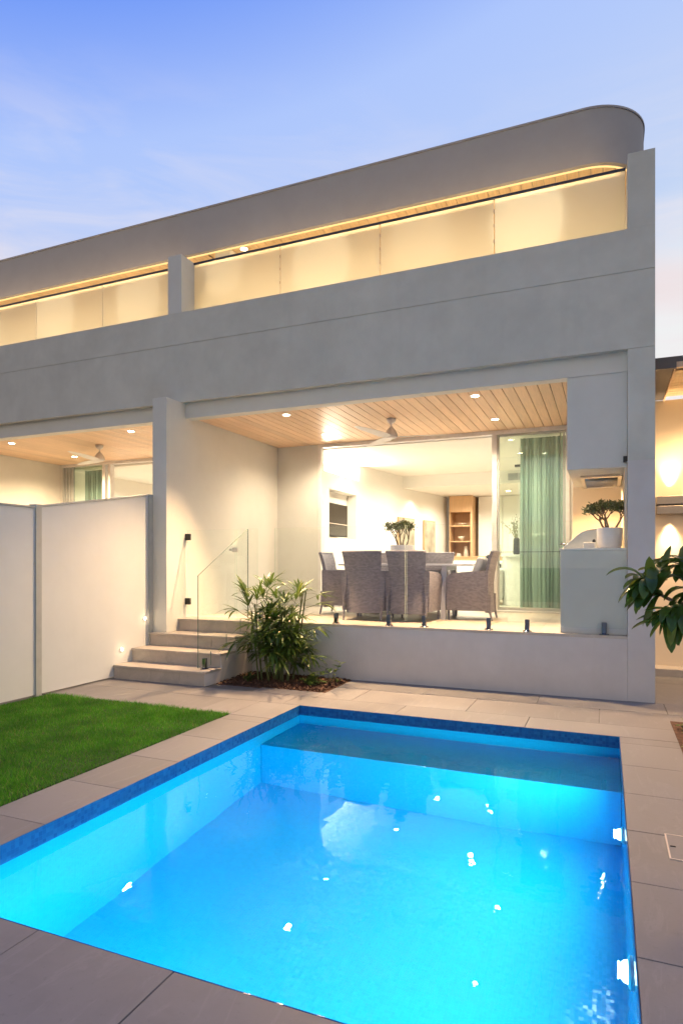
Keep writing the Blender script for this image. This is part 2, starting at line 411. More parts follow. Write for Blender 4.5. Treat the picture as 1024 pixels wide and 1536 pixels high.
def slabs(mb, xs, ys, z0=-0.035, z1=0.0, gap=0.0042):
    for i in range(len(xs)-1):
        for j in range(len(ys)-1):
            mb.box(xs[i]+gap/2, xs[i+1]-gap/2, ys[j]+gap/2, ys[j+1]-gap/2, z0+random.uniform(0,.0003), z1+random.uniform(-.0007, .0007))
pv = MB()
yr = [1.36-.6*k for k in range(9, -1, -1)] + [1.36+.595*k for k in range(1, 8)]
yr = sorted(set([y for y in yr if y < 5.60] + [PF]))
slabs(pv, [PR, 1.30, 2.50, 3.70], yr)
far_rows = [(PF, 6.11, -.66), (6.11, 6.71, -.06), (6.71, YF, -.66), ]
for y0, y1, ph in far_rows:
    xs = [ph+1.2*k for k in range(-6, 5)]
    for a, b in zip(xs[:-1], xs[1:]):
        lo, hi = a, b
        if y0 >= 6.1 and lo < -4.28: continue
        segs = [(lo, hi, y0, y1)]
        bx0, bx1, by0 = -4.30, -2.87, 6.36
        if y1 > by0+0.01 and lo < bx1 and hi > bx0:
            segs = []
            if hi > bx1: segs.append((max(lo, bx1), hi, y0, y1))
            if lo < bx0: segs.append((lo, bx0, y0, y1))
            if y0 < by0: segs.append((max(lo, bx0), min(hi, bx1), y0, by0))
        for (p, q, r, t) in segs:
            if p < -5.8: p = -5.8
            if q - p > 0.02: slabs(pv, [p, q], [r, t])
slabs(pv, [-5.8, -4.9, -3.70, -3.31][0:4], [5.12, PF])
slabs(pv, [-5.8, -4.9, -4.30], [6.11, 6.36])
slabs(pv, [-3.31, PL], [y for y in [ -.43, .17, .77, 1.37, 1.97, 2.57, 3.16, 3.75, 4.35, 4.95, 5.12, PF]][4:])
slabs(pv, [-6.0+.6, -4.66, -4.01, -3.36, -2.71, -2.06, -1.41, -.76, PR], [-2.98, -1.78, -.58, .62, PN])
slabs(pv, [-3.31, PL], [PN, 1.97])
for y0, y1 in ((YF, 8.4), (8.4, 9.2)):
    slabs(pv, [XC1+.002, 1.3, 2.5, 3.7], [y0, y1], z1=0.0)
po = struct(pv.build('paving', M['paving'], bevel=0.0015, seg=1))
gr = MB()
ring(gr, -6.2, 3.8, -3.0, YF, PL-.02, PR+.02, PN-.02, PF+.02, -0.012)
gr.box(XC1, 3.8, YF, 9.3, -.05, -0.012)
struct(gr.build('paving_bed', M['grout']))

# drain hatch in the right-hand paving
h = thing('drain_cover', 'small paved access cover with pale rim in the paving right of the pool', 'drain cover', (.45, 3.6, 0))
f_ = MB()
for (a,b,c,d) in ((.285,.293,3.45,3.76),(.62,.628,3.45,3.76),(.293,.62,3.45,3.457),(.293,.62,3.753,3.76)): f_.box(a,b,c,d,-.01,.0035)
f_.build('rim', M['ceramic'], h)
MB().box(.293,.62,3.457,3.753,-.01,.0022).build('lid', M['paving'], h)
MB().box(.30,.325,3.60,3.607,.0022,.006).build('lift_slot', M['dark'], h)

# ------------------------------------------------------------------ lawn
lx0, lx1, ly0, ly1 = -5.62, -3.315, 1.97, 5.115
t = MB().box(lx0, lx1, ly0, ly1, -.05, 0.004); struct(t.build('lawn_soil', M['turf']))
import numpy as np
rng = np.random.default_rng(3)
nb = 95000
bx = rng.uniform(lx0+.01, lx1+.012, nb); by = rng.uniform(ly0, ly1+.012, nb)
patch = np.array([mnoise.noise((x*2.2, y*2.2, 0)) for x, y in zip(bx[:], by[:])])
hh = (0.018 + 0.022*rng.random(nb)**2 + .012*(rng.random(nb) > .97)) * (1+.55*patch)
an = rng.uniform(0, 2*np.pi, nb); w = rng.uniform(.0016, .0032, nb); ln = rng.uniform(.2, 1.0, nb)*hh
dx, dy = np.cos(an)*w, np.sin(an)*w
la = rng.uniform(0, 2*np.pi, nb); ox, oy = np.cos(la)*ln, np.sin(la)*ln
V = np.empty((nb, 3, 3)); V[:,0] = np.stack([bx-dx, by-dy, np.zeros(nb)], 1); V[:,1] = np.stack([bx+dx, by+dy, np.zeros(nb)], 1)
V[:,2] = np.stack([bx+ox, by+oy, hh+.004], 1)
gm = bpy.data.meshes.new('lawn_grass'); gm.vertices.add(nb*3); gm.vertices.foreach_set('co', V.reshape(-1)); gm.loops.add(nb*3)
gm.loops.foreach_set('vertex_index', np.arange(nb*3)); gm.polygons.add(nb); gm.polygons.foreach_set('loop_start', np.arange(nb)*3)
gm.update(calc_edges=True); gm.materials.append(M['grass'])
go = bpy.data.objects.new('lawn_grass', gm); COL.objects.link(go)
tag(go, 'short dense green lawn between the white fence and the pool coping', 'lawn', kind='stuff')

# ------------------------------------------------------------------ pool
pool = thing('swimming_pool', 'rectangular pool lined with small blue mosaic tiles, lit from under the water', 'swimming pool', ((PL+PR)/2, (PN+PF)/2, 0))
WZ = -0.09; D = -1.35
sh = MB()
def quad(mb, *p): mb.add(p, [(0,1,2,3)])
zb = -0.16
def walls(mb, z0, z1, t=0.06):
    mb.box(PL-t, PL, PN-t, PF+t, z0, z1); mb.box(PR, PR+t, PN-t, PF+t, z0, z1)
    mb.box(PL, PR, PN-t, PN, z0, z1); mb.box(PL, PR, PF, PF+t, z0, z1)
walls(sh, D-.05, -.12); sh.box(PL, PR, PN, PF, D-.05, D)
sh.build('shell', M['mosaic'], pool)
bd = MB(); walls(bd, -.12, -.036)
for bx_ in ((PL, PL+.004, PN, PF), (PR-.004, PR, PN, PF), (PL, PR, PF-.004, PF), (PL, PR, PN, PN+.004)): bd.box(*bx_, -.119, -.0015)
bd.build('waterline_band', M['band'], pool)
LZ = -.42; LY = 4.93
MB().box(PL+.002, PR-.002, LY, PF-.002, D+.002, LZ).build('seat_ledge', M['mosaic'], pool, bevel=0.006)
wt = MB().add([(PL+.001,PN+.001,WZ),(PR-.001,PN+.001,WZ),(PR-.001,PF-.001,WZ),(PL+.001,PF-.001,WZ)], [(0,1,2,3)])
struct(wt.build('pool_water', M['water']))
LAMPZ = -.33
POOLC = (.62, .93, 1.0)
for i, (ly, lab) in enumerate(((4.12, 'underwater pool lamp in the right pool wall, the farther and smaller looking one'), (2.80, 'underwater pool lamp in the right pool wall, the nearer and larger looking one'))):
    t = thing('pool_lamp', lab, 'pool lamp', (PR, ly, LAMPZ), group='underwater lamps in the pool wall')
    rim = MB(); prof = [(0.0, 0), (.085, 0), (.085, .02), (.07, .028)]
    fn = lambda r, h_: None
    mb = MB(); seg = 20; vs = []
    def disc(mb, prof):
        vs = []; fs = []
        for r_, h_ in prof:
            for k in range(seg):
                a = 2*math.pi*k/seg; vs.append((PR-.001-h_, ly+r_*math.cos(a), LAMPZ+r_*math.sin(a)))
        for q in range(len(prof)-1):
            for k in range(seg): fs.append((q*seg+k, q*seg+(k+1) % seg, (q+1)*seg+(k+1) % seg, (q+1)*seg+k))
        fs.append(tuple((len(prof)-1)*seg+k for k in range(seg)))
        mb.add(vs, fs)
    disc(mb, [(.09, 0), (.09, .012), (.075, .02)]); mb.build('rim', M['steel'], t)
    mb = MB(); disc(mb, [(.062, .02), (.057, .035), (.040, .047), (.012, .052)]); mb.build('lens', M['poolled'], t, smooth=True)
    lamp('AREA', (PR-.056, ly, LAMPZ), 39, POOLC, rot=(0, R(90), 0), shape='DISK', size=.09)
# unseen lamps added at the near wall to even out the pool light
lamp('AREA', (PL+.8, PN+.02, -.80), 15, POOLC, rot=(R(90), 0, 0), shape='DISK', size=.14)
lamp('AREA', (-.9, PN+.02, -.80), 7, POOLC, rot=(R(90), 0, 0), shape='DISK', size=.14)

# ------------------------------------------------------------------ our house
H = thing('terrace_house', 'pale grey rendered two storey house above the pool with open dining terrace and frosted balcony', 'house', (-2.6, YF, 0))
def downlight(x, y, z, label, group, power=60, rot=(0,0,0), spot=150, color=WARM, blend=.7, rad=.048):
    t = thing('ceiling_downlight', label, 'downlight', (x, y, z), group=group)
    r = MB(); r.lathe([(rad*1.0, -.001), (rad*1.35, -.006), (rad*1.4, -.001), (rad*1.4, .004)], (x, y, z), 20); r.build('trim_ring', M['trim'], t, smooth=True)
    l = MB(); l.lathe([(0.0001, -.004), (rad*.98, -.004), (rad*.98, .002)], (x, y, z), 20); l.build('lens', M['downlight'], t)
    lamp('SPOT', (x, y, z-.02), power, color, rot=rot, spot_size=R(spot), spot_blend=blend, shadow_soft_size=.045)
def boards(mb, x0, x1, y0, y1, z, pitch, gap=.008, th=.018):
    n = max(1, round((x1-x0)/pitch)); p = (x1-x0)/n
    for i in range(n): mb.box(x0+i*p+gap/2, x0+(i+1)*p-gap/2, y0, y1, z, z+th)

YB = 7.289                                             # face of the recessed beam
# plinth wall under the terrace
MB().box(-4.30, XC0-.001, YF, YF+.25, -.05, ZT-.03).build('plinth_wall', M['plinth'], H, bevel=.004)
MB().box(XW1, XC0-.001, YF+.26, 18, -.05, ZT-.04).build('foundation', M['white'], H)
tf = MB()
rows = [YF+.012, 7.8, 8.4, 9.0, 9.6, YR-.02]
slabs(tf, [-4.30+.6*k for k in range(0, 8)]+[XC0-.001], rows, ZT-.03, ZT, .003)
slabs(tf, [XW1, -4.90, -4.30], [7.45, 7.8, 8.4, 9.0, 9.6, YR-.02], ZT-.03, ZT, .003)
tf.box(-4.30, XC0-.001, YF, YF+.010, ZT-.03, ZT-.001)
tf.build('terrace_floor', M['deck'], H)
# party wall
pw = MB().box(XW0, XW1, 6.877, YR+.2, 0, ZF-.004); pw.box(XW0, XW1, YF+.352, 17.9, ZF, 4.6)
pw.build('party_wall', M['white'], H, bevel=.006)
MB().box(XW0, XW1, YF+.001, 7.78, ZP, 5.735).build('divider_pier', M['white'], H, bevel=.006)
# facade band in two pours with a shadow joint
fb = MB().box(-5.55, XC1, YF, YB, ZF, ZS-.004); fb.box(-5.55, XC1, YF+.006, YB+.06, ZS-.004, ZS+.004)
fb.box(-5.55, XC1, YF, YF+.30, ZS+.004, ZP); fb.box(-5.55, XC1, YB, YF+.35, 3.72, ZS-.01)
fb.build('facade_band', M['facade'], H)
bm = MB().box(XW1, XC0, YB, 7.45, 3.463, 3.716); bm.build('recessed_beam', M['white'], H)
# column
cl = MB().box(XC0, XC1, YF, 12, 0, 2.507); cl.build('column_base', M['plinth'], H)
cl = MB().box(XC0, XC1, YF, 12, 2.513, ZF-.004); cl.box(XC0+.004, XC1-.004, YF+.004, 11.9, 2.50, 2.52); cl.box(XC0, XC1, 12.0, 17.9, 0, 6.0)
cl.build('column_shaft', M['facade'], H)
MB().box(XC0, XC1, YF, 8.3, ZP+.001, 5.705).build('column_head', M['facade'], H)
MB().box(XC0, XC1, YF+.35, 17.9, ZF+.002, ZP-.002).build('side_wall', M['facade'], H)
MB().box(XC1-.2, XC1-.01, 8.31, 17.9, ZP, 6.09).build('upper_side_wall', M['facade'], H)
# ceiling
b = MB(); boards(b, XW1+.003, XC0-.002, 7.45, YR+.0, ZC, .134); b.build('timber_ceiling', M['timber'], H)
MB().box(XW1, XC0, 7.452, YR+.1, ZC+.02, ZC+.06).build('ceiling_backing', M['gap'], H)
# rear wall
MB().box(XW1, -4.632, YR, YR+.22, ZT, ZC-.001).build('rear_wall', M['white'], H); MB().box(-.499, XC0-.001, YR, YR+.22, ZT, ZC-.001).build('rear_wall', M['white'], H)
# sliding door
sd = MB()
sd.box(-4.63, -4.57, YR-.02, YR+.12, ZT, 3.435); sd.box(-1.645, -1.565, YR-.02, YR+.06, ZT+.025, 3.435); sd.box(-.56, -.50, YR-.02, YR+.12, ZT, 3.435)
sd.box(-4.63, -.50, YR-.02, YR+.12, 3.437, ZC-.002); sd.box(-4.57, -.56, YR-.02, YR+.12, ZT, ZT+.022)
DO = sd.build('sliding_door', M['trim'], H, bevel=.004)
fr = MB(); fr.box(-1.563, -1.535, YR+.01, YR+.05, ZT+.03, 3.43); fr.box(-.60, -.575, YR+.01, YR+.05, ZT+.03, 3.43); fr.box(-.645, -.625, YR+.06, YR+.10, ZT+.03, 3.43)
fr.box(-1.535, -.60, YR+.01, YR+.05, 3.40, 3.43); fr.box(-1.535, -.60, YR+.01, YR+.05, ZT+.03, ZT+.075)
fr.build('pane_frame', M['post'], DO)
gp = MB(); glass_box(gp, -1.535, -.60, YR+.024, YR+.034, ZT+.07, 3.405); gp.build('fixed_pane', [M['door_glass'], M['edge_dark']], DO)
dots = MB()
for k in range(26): dots.box(-1.52+k*.035, -1.505+k*.035, YR+.021, YR+.0235, 1.60, 1.612)
dots.box(-1.52, -.62, YR+.022, YR+.0232, 1.603, 1.608)
dots.build('safety_dots', M['navy'], DO)
# BBQ nook: hanging bulkhead, bench block
bk = MB().box(-.395, XC0-.002, 7.30, 9.05, 2.455, ZC-.003); bk.build('nook_bulkhead', M['white'], H, bevel=.004)
nb_ = MB().box(-.465, XC0-.002, 7.30, 9.3, ZT+.001, 1.575); nb_.build('barbecue_bench', M['white'], H, bevel=.004)
MB().box(-.475, XC0-.002, 7.293, 9.3, 1.576, 1.60).build('bench_top', M['bench'], H, bevel=.003)
MB().box(-.43, XC0-.003, 9.3, YR-.001, ZT+.001, ZC-.003).build('nook_back_wall', M['nook'], H)
MB().box(XC0-.025, XC0-.003, 7.31, 9.3, 1.601, 2.454).build('nook_side_lining', M['nook'], H)
# roof with rounded corner
def roof_poly(x0, xr, yf, rad, yb, n=16):
    pts = [(x0, yb), (x0, yf), (xr-rad, yf)]
    for k in range(1, n+1):
        a = -math.pi/2 + (math.pi/2)*k/n
        pts.append((xr-rad+rad*math.cos(a), yf+rad+rad*math.sin(a)))
    pts.append((xr, yb)); return pts
pid = lambda u, v, h_: (u, v, h_)
YRF = 7.83; ZRB, ZRT = 6.065, 6.70
o_ = roof_poly(-5.55, .42, YRF, .66, 17.9); i_ = roof_poly(-5.55, .36, YRF+.06, .60, 17.84)
rb = MB(); n_ = len(o_)
vs = [(p[0], p[1], ZRB) for p in o_] + [(p[0], p[1], ZRT) for p in o_] + [(p[0], p[1], ZRB) for p in i_] + [(p[0], p[1], ZRT) for p in i_]
fs = []
for k in range(1, n_-1):
    a, c = k, k+1
    fs += [(a, c, n_+c, n_+a), (2*n_+c, 2*n_+a, 3*n_+a, 3*n_+c), (a, 2*n_+a, 2*n_+c, c), (n_+a, n_+c, 3*n_+c, 3*n_+a)]
fs.append((1, n_+1, 3*n_+1, 2*n_+1))
rb.add(vs, fs); RF = rb.build('roof_band', M['roofband'], H, auto=True)
rt = MB().prism(i_, pid, 6.13, ZRT-.02); rt.build('roof_slab', M['roofband'], H)
cap_o = roof_poly(-5.55, .432, YRF-.012, .672, 17.9); MB().prism(cap_o, pid, ZRT+.001, ZRT+.022).build('roof_flashing', M['flash'], RF)
so = MB()
x = -5.53
while x < .34:
    x2 = min(x+.134, .34)
    # follow the rounded corner
    yf = YRF+.063
    if x2 > .36-.60: 
        dx_ = x2-(.36-.60); yf += .60-math.sqrt(max(0, .36-dx_*dx_))
    so.box(x+.004, x2-.004, yf, 10.4, 6.10, 6.118); x += .134
so.build('soffit_boards', M['soffit'], H)
M['led'] = m_emit('soffit_led_strip', (1.0, .66, .26), 1.5)
lamp('AREA', (-2.62, 7.545, 5.66), 15, (1.0, .62, .30), rot=(R(180), 0, 0), shape='RECTANGLE', size=5.5, size_y=.03)  # unseen up-lights added behind both rails to brighten soffit and roof band
lamp('AREA', (-8.9, 7.545, 5.66), 22, (1.0, .62, .30), rot=(R(180), 0, 0), shape='RECTANGLE', size=6.3, size_y=.03)
ls = MB(); ip = roof_poly(-5.55, .355, YRF+.064, .596, 9.6)[1:-1]; op = roof_poly(-5.55, .345, YRF+.078, .582, 9.6)[1:-1]
for k in range(len(ip)-1):
    a, b_, c_, d_ = ip[k], ip[k+1], op[k+1], op[k]
    ls.add([(q_[0], q_[1], zz) for zz in (6.052, 6.094) for q_ in (a, b_, c_, d_)], [(0,3,2,1),(4,5,6,7),(0,1,5,4),(2,3,7,6)])
ls.build('led_strip', M['led'], H)
# balcony: floor, back wall, glass
MB().box(-5.55, XC0, YF+.352, 10.4, 4.36, 4.52).build('balcony_floor', M['deck'], H)
MB().box(-5.55, XC0, 10.0, 10.2, 4.52, 6.095).build('balcony_back_wall', M['nook'], H)
MB().box(XW1+.05, XW1+.31, 7.95, 9.9, 5.72, 6.095).build('soffit_box', M['white'], H)
XG = [XW1+.003, -4.04, -2.62, -1.21, XC0-.012]
bal = thing('balcony_balustrade', 'frosted balcony balustrade of four glowing panels under a dark rail, above the dining terrace', 'balustrade', (-2.6, 7.495, 4.52), group='frosted balcony balustrades')
for a, b2 in zip(XG[:-1], XG[1:]):
    gb = MB().box(a+.006, b2-.006, 7.489, 7.501, 4.56, 5.70); gb.build('glass_panel', M['frost'], bal)
MB().box(XG[0], XG[-1], 7.478, 7.512, 5.702, 5.728).build('rail', M['navy'], bal)
MB().box(XG[0], XG[-1], 7.475, 7.515, 4.52, 4.559).build('channel', M['steel'], bal)
for a in XG[1:-1]:
    for z in (4.98, 5.2, 5.38, 5.55): MB().box(a-.008, a+.008, 7.485, 7.505, z, z+.03).build('clip', M['ceramic'], bal)
for x, lab in ((-4.95, 'leftmost downlight in the roof soffit over the balcony, beside the white box'), (-3.45, 'second downlight from the left in the roof soffit over the frosted balcony'), (-2.1, 'third downlight from the left in the roof soffit over the frosted balcony'), (-.84, 'rightmost downlight in the roof soffit, nearest the column')):
    downlight(x, 8.25 if x > -4 else 8.05, 6.098, lab, 'downlights in the roof soffit', {-3.45: 420, -.84: 750, -4.95: 200}.get(x, 60), rot=(R(-55), 0, 0), spot=50, color=(1.0, .86, .64), blend=1.0)
for x in (-5.0, -3.6, -2.2, -.8): lamp('SPOT', (x, 9.2, 6.05), 95, (1.0, .74, .42), spot_size=R(160), spot_blend=.6, shadow_soft_size=.05)

# terrace downlights
for x, y, lab in ((-4.10, 7.78, 'front left downlight in the timber terrace ceiling over the dining table'), (-4.16, 9.22, 'rear left downlight in the timber ceiling, near the glass door head'),
                  (-1.49, 7.79, 'front right downlight in the timber terrace ceiling'), (-1.47, 9.18, 'rear right downlight in the timber ceiling above the door post')):
    downlight(x, y, ZC, lab, 'downlights in the terrace ceiling', 1200 if y < 8.5 else 240, rot=(R(-29), 0, 0) if y < 8.5 else (0,0,0), spot=98 if y < 8.5 else 150, color=(1.0, .62, .32) if y < 8.5 else (1.0, .78, .52))
lamp('SPOT', (-.05, 8.55, 2.425), 190, (1.0, .60, .28), spot_size=R(150), spot_blend=.6, shadow_soft_size=.05)

# range hood in the nook
hd = thing('range_hood', 'brushed steel range hood filter set into the underside of the barbecue nook', 'range hood', (-.04, 8.55, 2.45))
q = MB(); q.box(-.28, XC0-.04, 7.85, 7.95, 2.432, 2.4545); q.box(-.28, XC0-.04, 9.0, 9.03, 2.432, 2.4545); q.box(-.28, -.24, 7.95, 9.0, 2.432, 2.4545); q.box(XC0-.08, XC0-.04, 7.95, 9.0, 2.432, 2.4545); q.build('frame', M['steel'], hd)
q = MB()
for k in range(12): q.obox((-.055, 8.0+k*.085, 2.445), (.36, .06, .004), (R(25), 0, 0))
q.build('filter', M['steel'], hd)
# barbecue
bq = thing('barbecue', 'built in steel barbecue with its curved lid closed, on the terrace bench', 'barbecue', (-.12, 8.2, 1.60))
prof = [(-.45, 0), (-.46, .03), (-.28, .19), (-.20, .225), (-.10, .235), (.05, .235), (.12, .2), (.14, 0)]
MB().prism([(p[0], p[1]) for p in prof], lambda u, v, h_: (u, h_, 1.604+v), 7.85, 8.75).build('lid', M['steel'], bq, bevel=.01)
MB().tube([(-.455, 7.95, 1.66), (-.50, 7.97, 1.67), (-.50, 8.63, 1.67), (-.455, 8.65, 1.66)], .012).build('handle', M['chrome'], bq, smooth=True)
bxx = thing('condiment_box', 'small white box with a dark knob beside the plant pot on the barbecue bench', 'box', (-.16, 7.48, 1.60))
MB().box(-.235, -.115, 7.45, 7.56, 1.601, 1.668).build('case', M['trim'], bxx, bevel=.008)
MB().box(-.245, -.105, 7.44, 7.57, 1.600, 1.612).build('tray', M['trim'], bxx)
MB().lathe([(.001, 0), (.018, .004), (.018, .02), (.012, .032), (.001, .036)], (-.125, 7.52, 1.668), 12).build('knob', M['darkcushion'], bxx, smooth=True)
# black sensor on the column edge
sn = MB().box(.165, XC0-.0005, YF+.05, YF+.11, 2.505, 2.565)
tag(sn.build('outdoor_sensor', M['dark'], bevel=.004), 'small black square sensor at the inner edge of the right column', 'sensor')

# ------------------------------------------------------------------ steps
st = thing('garden_steps', 'flight of four pale stone steps rising beside the white fence to the glass gate', 'steps', (-4.98, 6.7, 0))
SX0, SX1 = -5.655, -4.30
SY = [6.12, 6.45, 6.785, 7.12]
for k, y in enumerate(SY):
    z = .1685*(k+1)
    rs = MB(); xr = SX1-.012
    xs = [SX0, SX0+.55, SX0+1.0, xr]
    for a, b2 in zip(xs[:-1], xs[1:]): rs.box(a, b2-.003, y+.018, y+.035, .1685*k, z-.03)
    rs.build('riser', M['stepstone'], st)
    yend = (SY[k+1]+.017) if k < 3 else 7.448
    tr = MB(); tr.box(SX0, SX0+.72, y, yend, z-.03, z); tr.box(SX0+.723, SX1, y, yend, z-.03, z); tr.build('tread', M['stepstone'], st, bevel=.004)
ck = MB()
for k, y in enumerate(SY): ck.box(SX0, SX1-.013, y+.036, 7.44, .1685*k-(.05 if k == 0 else .031), .1685*(k+1)-.0305)
ck.build('core', M['plinth'], st)
cs = MB()
for k, y in enumerate(SY): cs.box(SX1-.012, SX1-.001, y+.018, (SY[k+1]+.0175) if k < 3 else YF-.002, 0, .1685*(k+1)-.031)
cs.build('side_cheek', M['plinth'], st)

# ------------------------------------------------------------------ fence
FX = -5.66
fe = thing('boundary_fence', 'tall smooth white boundary fence beside the lawn and steps, raked up towards the house', 'fence', (FX, 4.5, 0))
yz = lambda u, v, h_: (h_, u, v)
def fpoly(y0, y1, za, zb_, z0): return [(y0, z0), (y1, z0), (y1, zb_), (y0, za)]
for (y0, y1, za, zb2) in ((-3.0, 2.55, 2.03, 2.03), (2.60, 4.965, 2.03, 2.03), (5.045, 6.78, 2.045, 2.335)):
    fq = MB(); zm = 1.28
    fq.prism(fpoly(y0, y1, zm-.003, zm-.003, .02), yz, FX-.075, FX)
    fq.prism([(y0, zm-.004), (y1, zm-.004), (y1, zm+.004), (y0, zm+.004)], yz, FX-.072, FX-.003)
    fq.prism(fpoly(y0, y1, za, zb2, zm+.003), yz, FX-.075, FX)
    fq.build('fence_panel', M['fence'], fe)
    cp = MB().prism([(y0, za+.001), (y1, zb2+.001), (y1, zb2+.022), (y0, za+.022)], yz, FX-.085, FX+.010); cp.build('capping', M['post'], fe)
for y0, y1, z in ((2.552, 2.598, 2.06), (4.967, 5.043, 2.075), (6.782, 6.865, 2.36)):
    MB().box(FX-.09, FX+.016, y0, y1, 0, z).build('fence_post', M['post'], fe, bevel=.004)
for (y, z, lab) in ((6.70, .70, 'upper round step light set in the white fence beside the top step'), (6.27, .345, 'lower round step light set in the white fence beside the second step')):
    s_ = thing('step_light', lab, 'step light', (FX, y, z), group='step lights in the fence')
    a_ = MB(); a_.add([(FX+.001+h_, y+r_*math.cos(k*math.pi/8), z+r_*math.sin(k*math.pi/8)) for (r_, h_) in ((.03, 0), (.03, .012), (.02, .016)) for k in range(16)],
        [(q_*16+k, q_*16+(k+1) % 16, (q_+1)*16+(k+1) % 16, (q_+1)*16+k) for q_ in range(2) for k in range(16)]); a_.build('rim', M['steel'], s_)
    a_ = MB(); a_.add([(FX+.0165, y+.0195*math.cos(k*math.pi/8), z+.0195*math.sin(k*math.pi/8)) for k in range(16)], [tuple(range(16))]); a_.build('lens', M['downlight'], s_)
    lamp('POINT', (FX+.035, y, z), .35, WARM, shadow_soft_size=.02)

# ------------------------------------------------------------------ glass pool fence, gate, spigots
def spigot(x, y, z, parent):
    s_ = MB(); s_.box(x-.025, x+.025, y-.022, y+.022, z+.012, z+.135); s_.build('spigot', M['chrome'], parent, bevel=.006)
    MB().lathe([(.05, .0), (.05, .008), (.045, .012)], (x, y, z), 20).build('base_plate', M['chrome'], parent)
YGF = 7.30
ZG = 1.895
panels = (( -4.02, -2.235, (-3.14, -2.44), 'frameless glass fence at the left of the terrace edge, behind the palm'), (-2.215, -1.035, (-2.0, -1.24), 'frameless glass fence at the middle of the terrace edge, before the table end'), (-1.015, .19, (-.81, -.02), 'frameless glass fence at the right of the terrace edge, before the barbecue bench'))
for a, b2, sp, lab in panels:
    gl = thing('frameless_glass_fence', lab, 'glass fence', ((a+b2)/2, YGF, ZT), group='glass panels along the terrace edge')
    yy = YGF if b2 < 0 else YGF-.035
    q = MB(); glass_box(q, a, b2, yy-.006, yy+.006, ZT+.07, ZG); q.build('glass', [M['clear'], M['edge']], gl)
    for x in sp: spigot(x, yy, ZT, gl)
gt = thing('glass_gate', 'frameless glass gate at the top of the steps, hinged to the side wall', 'gate', (-5.0, YGF, ZT))
q = MB(); glass_box(q, XW1+.03, -4.625, YGF-.006, YGF+.006, ZT+.05, ZG); q.build('glass', [M['clear'], M['edge']], gt)
for z in (.90, 1.80): MB().box(XW1-.0, XW1+.075, YGF-.022, YGF+.022, z-.045, z+.045).build('hinge', M['dark'], gt, bevel=.005)
lt = MB().box(-4.66, -4.585, YGF-.025, YGF+.025, 1.585, 1.645); lt.box(-4.70, -4.66, YGF-.04, YGF-.015, 1.60, 1.63); lt.build('latch', M['steel'], gt, bevel=.005)
gs = thing('glass_fence_return', 'narrow fixed glass pane beside the gate latch above the steps', 'glass fence', (-4.45, YGF, ZT))
q = MB(); glass_box(q, -4.605, -4.28, YGF-.006, YGF+.006, ZT+.03, ZG); q.build('glass', [M['clear'], M['edge']], gs)
# raked glass beside the steps
rg = thing('stair_glass_panel', 'frameless glass panel with a sloping top edge standing beside the stone steps', 'glass fence', (-4.42, 6.7, .17))
poly = [(6.17, .20), (6.43, .20), (6.43, .365), (6.77, .365), (6.77, .535), (7.10, .535), (7.10, .70), (7.285, .70), (7.285, 1.895), (6.17, 1.29)]
q = MB(); nf = len(q.f); q.prism(poly, lambda u, v, h_: (h_, u, v), -4.426, -4.414); q.m = [0, 0] + [1]*(len(q.f)-2)
q.build('glass', [M['clear'], M['edge_dark']], rg)
spigot(-4.42, 6.30, .1685, rg); spigot(-4.20, 7.26, ZT, rg); spigot(-4.08, 7.36, ZT, rg)

# ------------------------------------------------------------------ dining set
def loft(mb, rings):
    n = len(rings[0]); vs = [p for r_ in rings for p in r_]; fs = []
    for i in range(len(rings)-1):
        for k in range(n): fs.append((i*n+k, i*n+(k+1) % n, (i+1)*n+(k+1) % n, (i+1)*n+k))
    fs.append(tuple(range(n-1, -1, -1))); fs.append(tuple((len(rings)-1)*n+k for k in range(n)))
    mb.add(vs, fs)
def make_chair(label):
    t = thing('wicker_chair', label, 'chair', (0,0,0), group='wicker chairs round the terrace table')
    # backrest: curved shell, flared at the top, facing +Y
    mb = MB(); rings = []
    for z, w_, yo in ((.10, .235, -.285), (.25, .235, -.275), (.45, .24, -.27), (.62, .25, -.285), (.78, .262, -.315), (.88, .272, -.345), (.905, .272, -.35)):
        ring_ = []; th = .045 if z < .9 else .03
        m_ = 8
        for k in range(m_+1):
            u = -1+2*k/m_; ring_.append((w_*u, yo + .05*u*u, z))
        for k in range(m_, -1, -1):
            u = -1+2*k/m_; ring_.append(((w_-.012)*u, yo + .05*u*u + th, z))
        rings.append(ring_)
    loft(mb, rings); mb.build('backrest', M['wicker'], t, local=True, auto=True)
    rim = MB(); rim.tube([(.272*u, -.33+.05*u*u, .905) for u in [-1+k/5 for k in range(11)]], .022, 8); rim.build('top_roll', M['wicker'], t, local=True, smooth=True)
    for s in (-1, 1):
        mb = MB(); rings = []
        for y, zt in ((-.24, .66), (-.12, .655), (.05, .645), (.20, .63), (.29, .60), (.315, .56)):
            x0, x1 = s*.24, s*.295
            rings.append([(x0, y, .13), (x1, y, .13), (x1+s*.005, y, .35), (x1+s*.012, y, zt-.03), (x1-s*.002, y, zt), (x0-s*.01, y, zt), (x0-s*.014, y, zt-.03), (x0, y, .35)])
        loft(mb, rings); mb.build('armrest', M['wicker'], t, local=True, auto=True)
    MB().box(-.24, .24, -.235, .29, .13, .40).build('seat_base', M['wicker'], t, local=True, bevel=.012)
    MB().box(-.225, .225, -.21, .285, .402, .47).build('cushion', M['cushion'], t, local=True, bevel=.025, seg=3)
    for sx_ in (-1, 1):
        for yy, tt in ((-.255, -.03), (.285, .0)):
            MB().tube([(sx_*.262, yy, .34), (sx_*.262, yy, .13), (sx_*.258, yy+tt, 0)], [.018, .018, .013], 8).build('leg', M['wicker'], t, local=True)
    return t
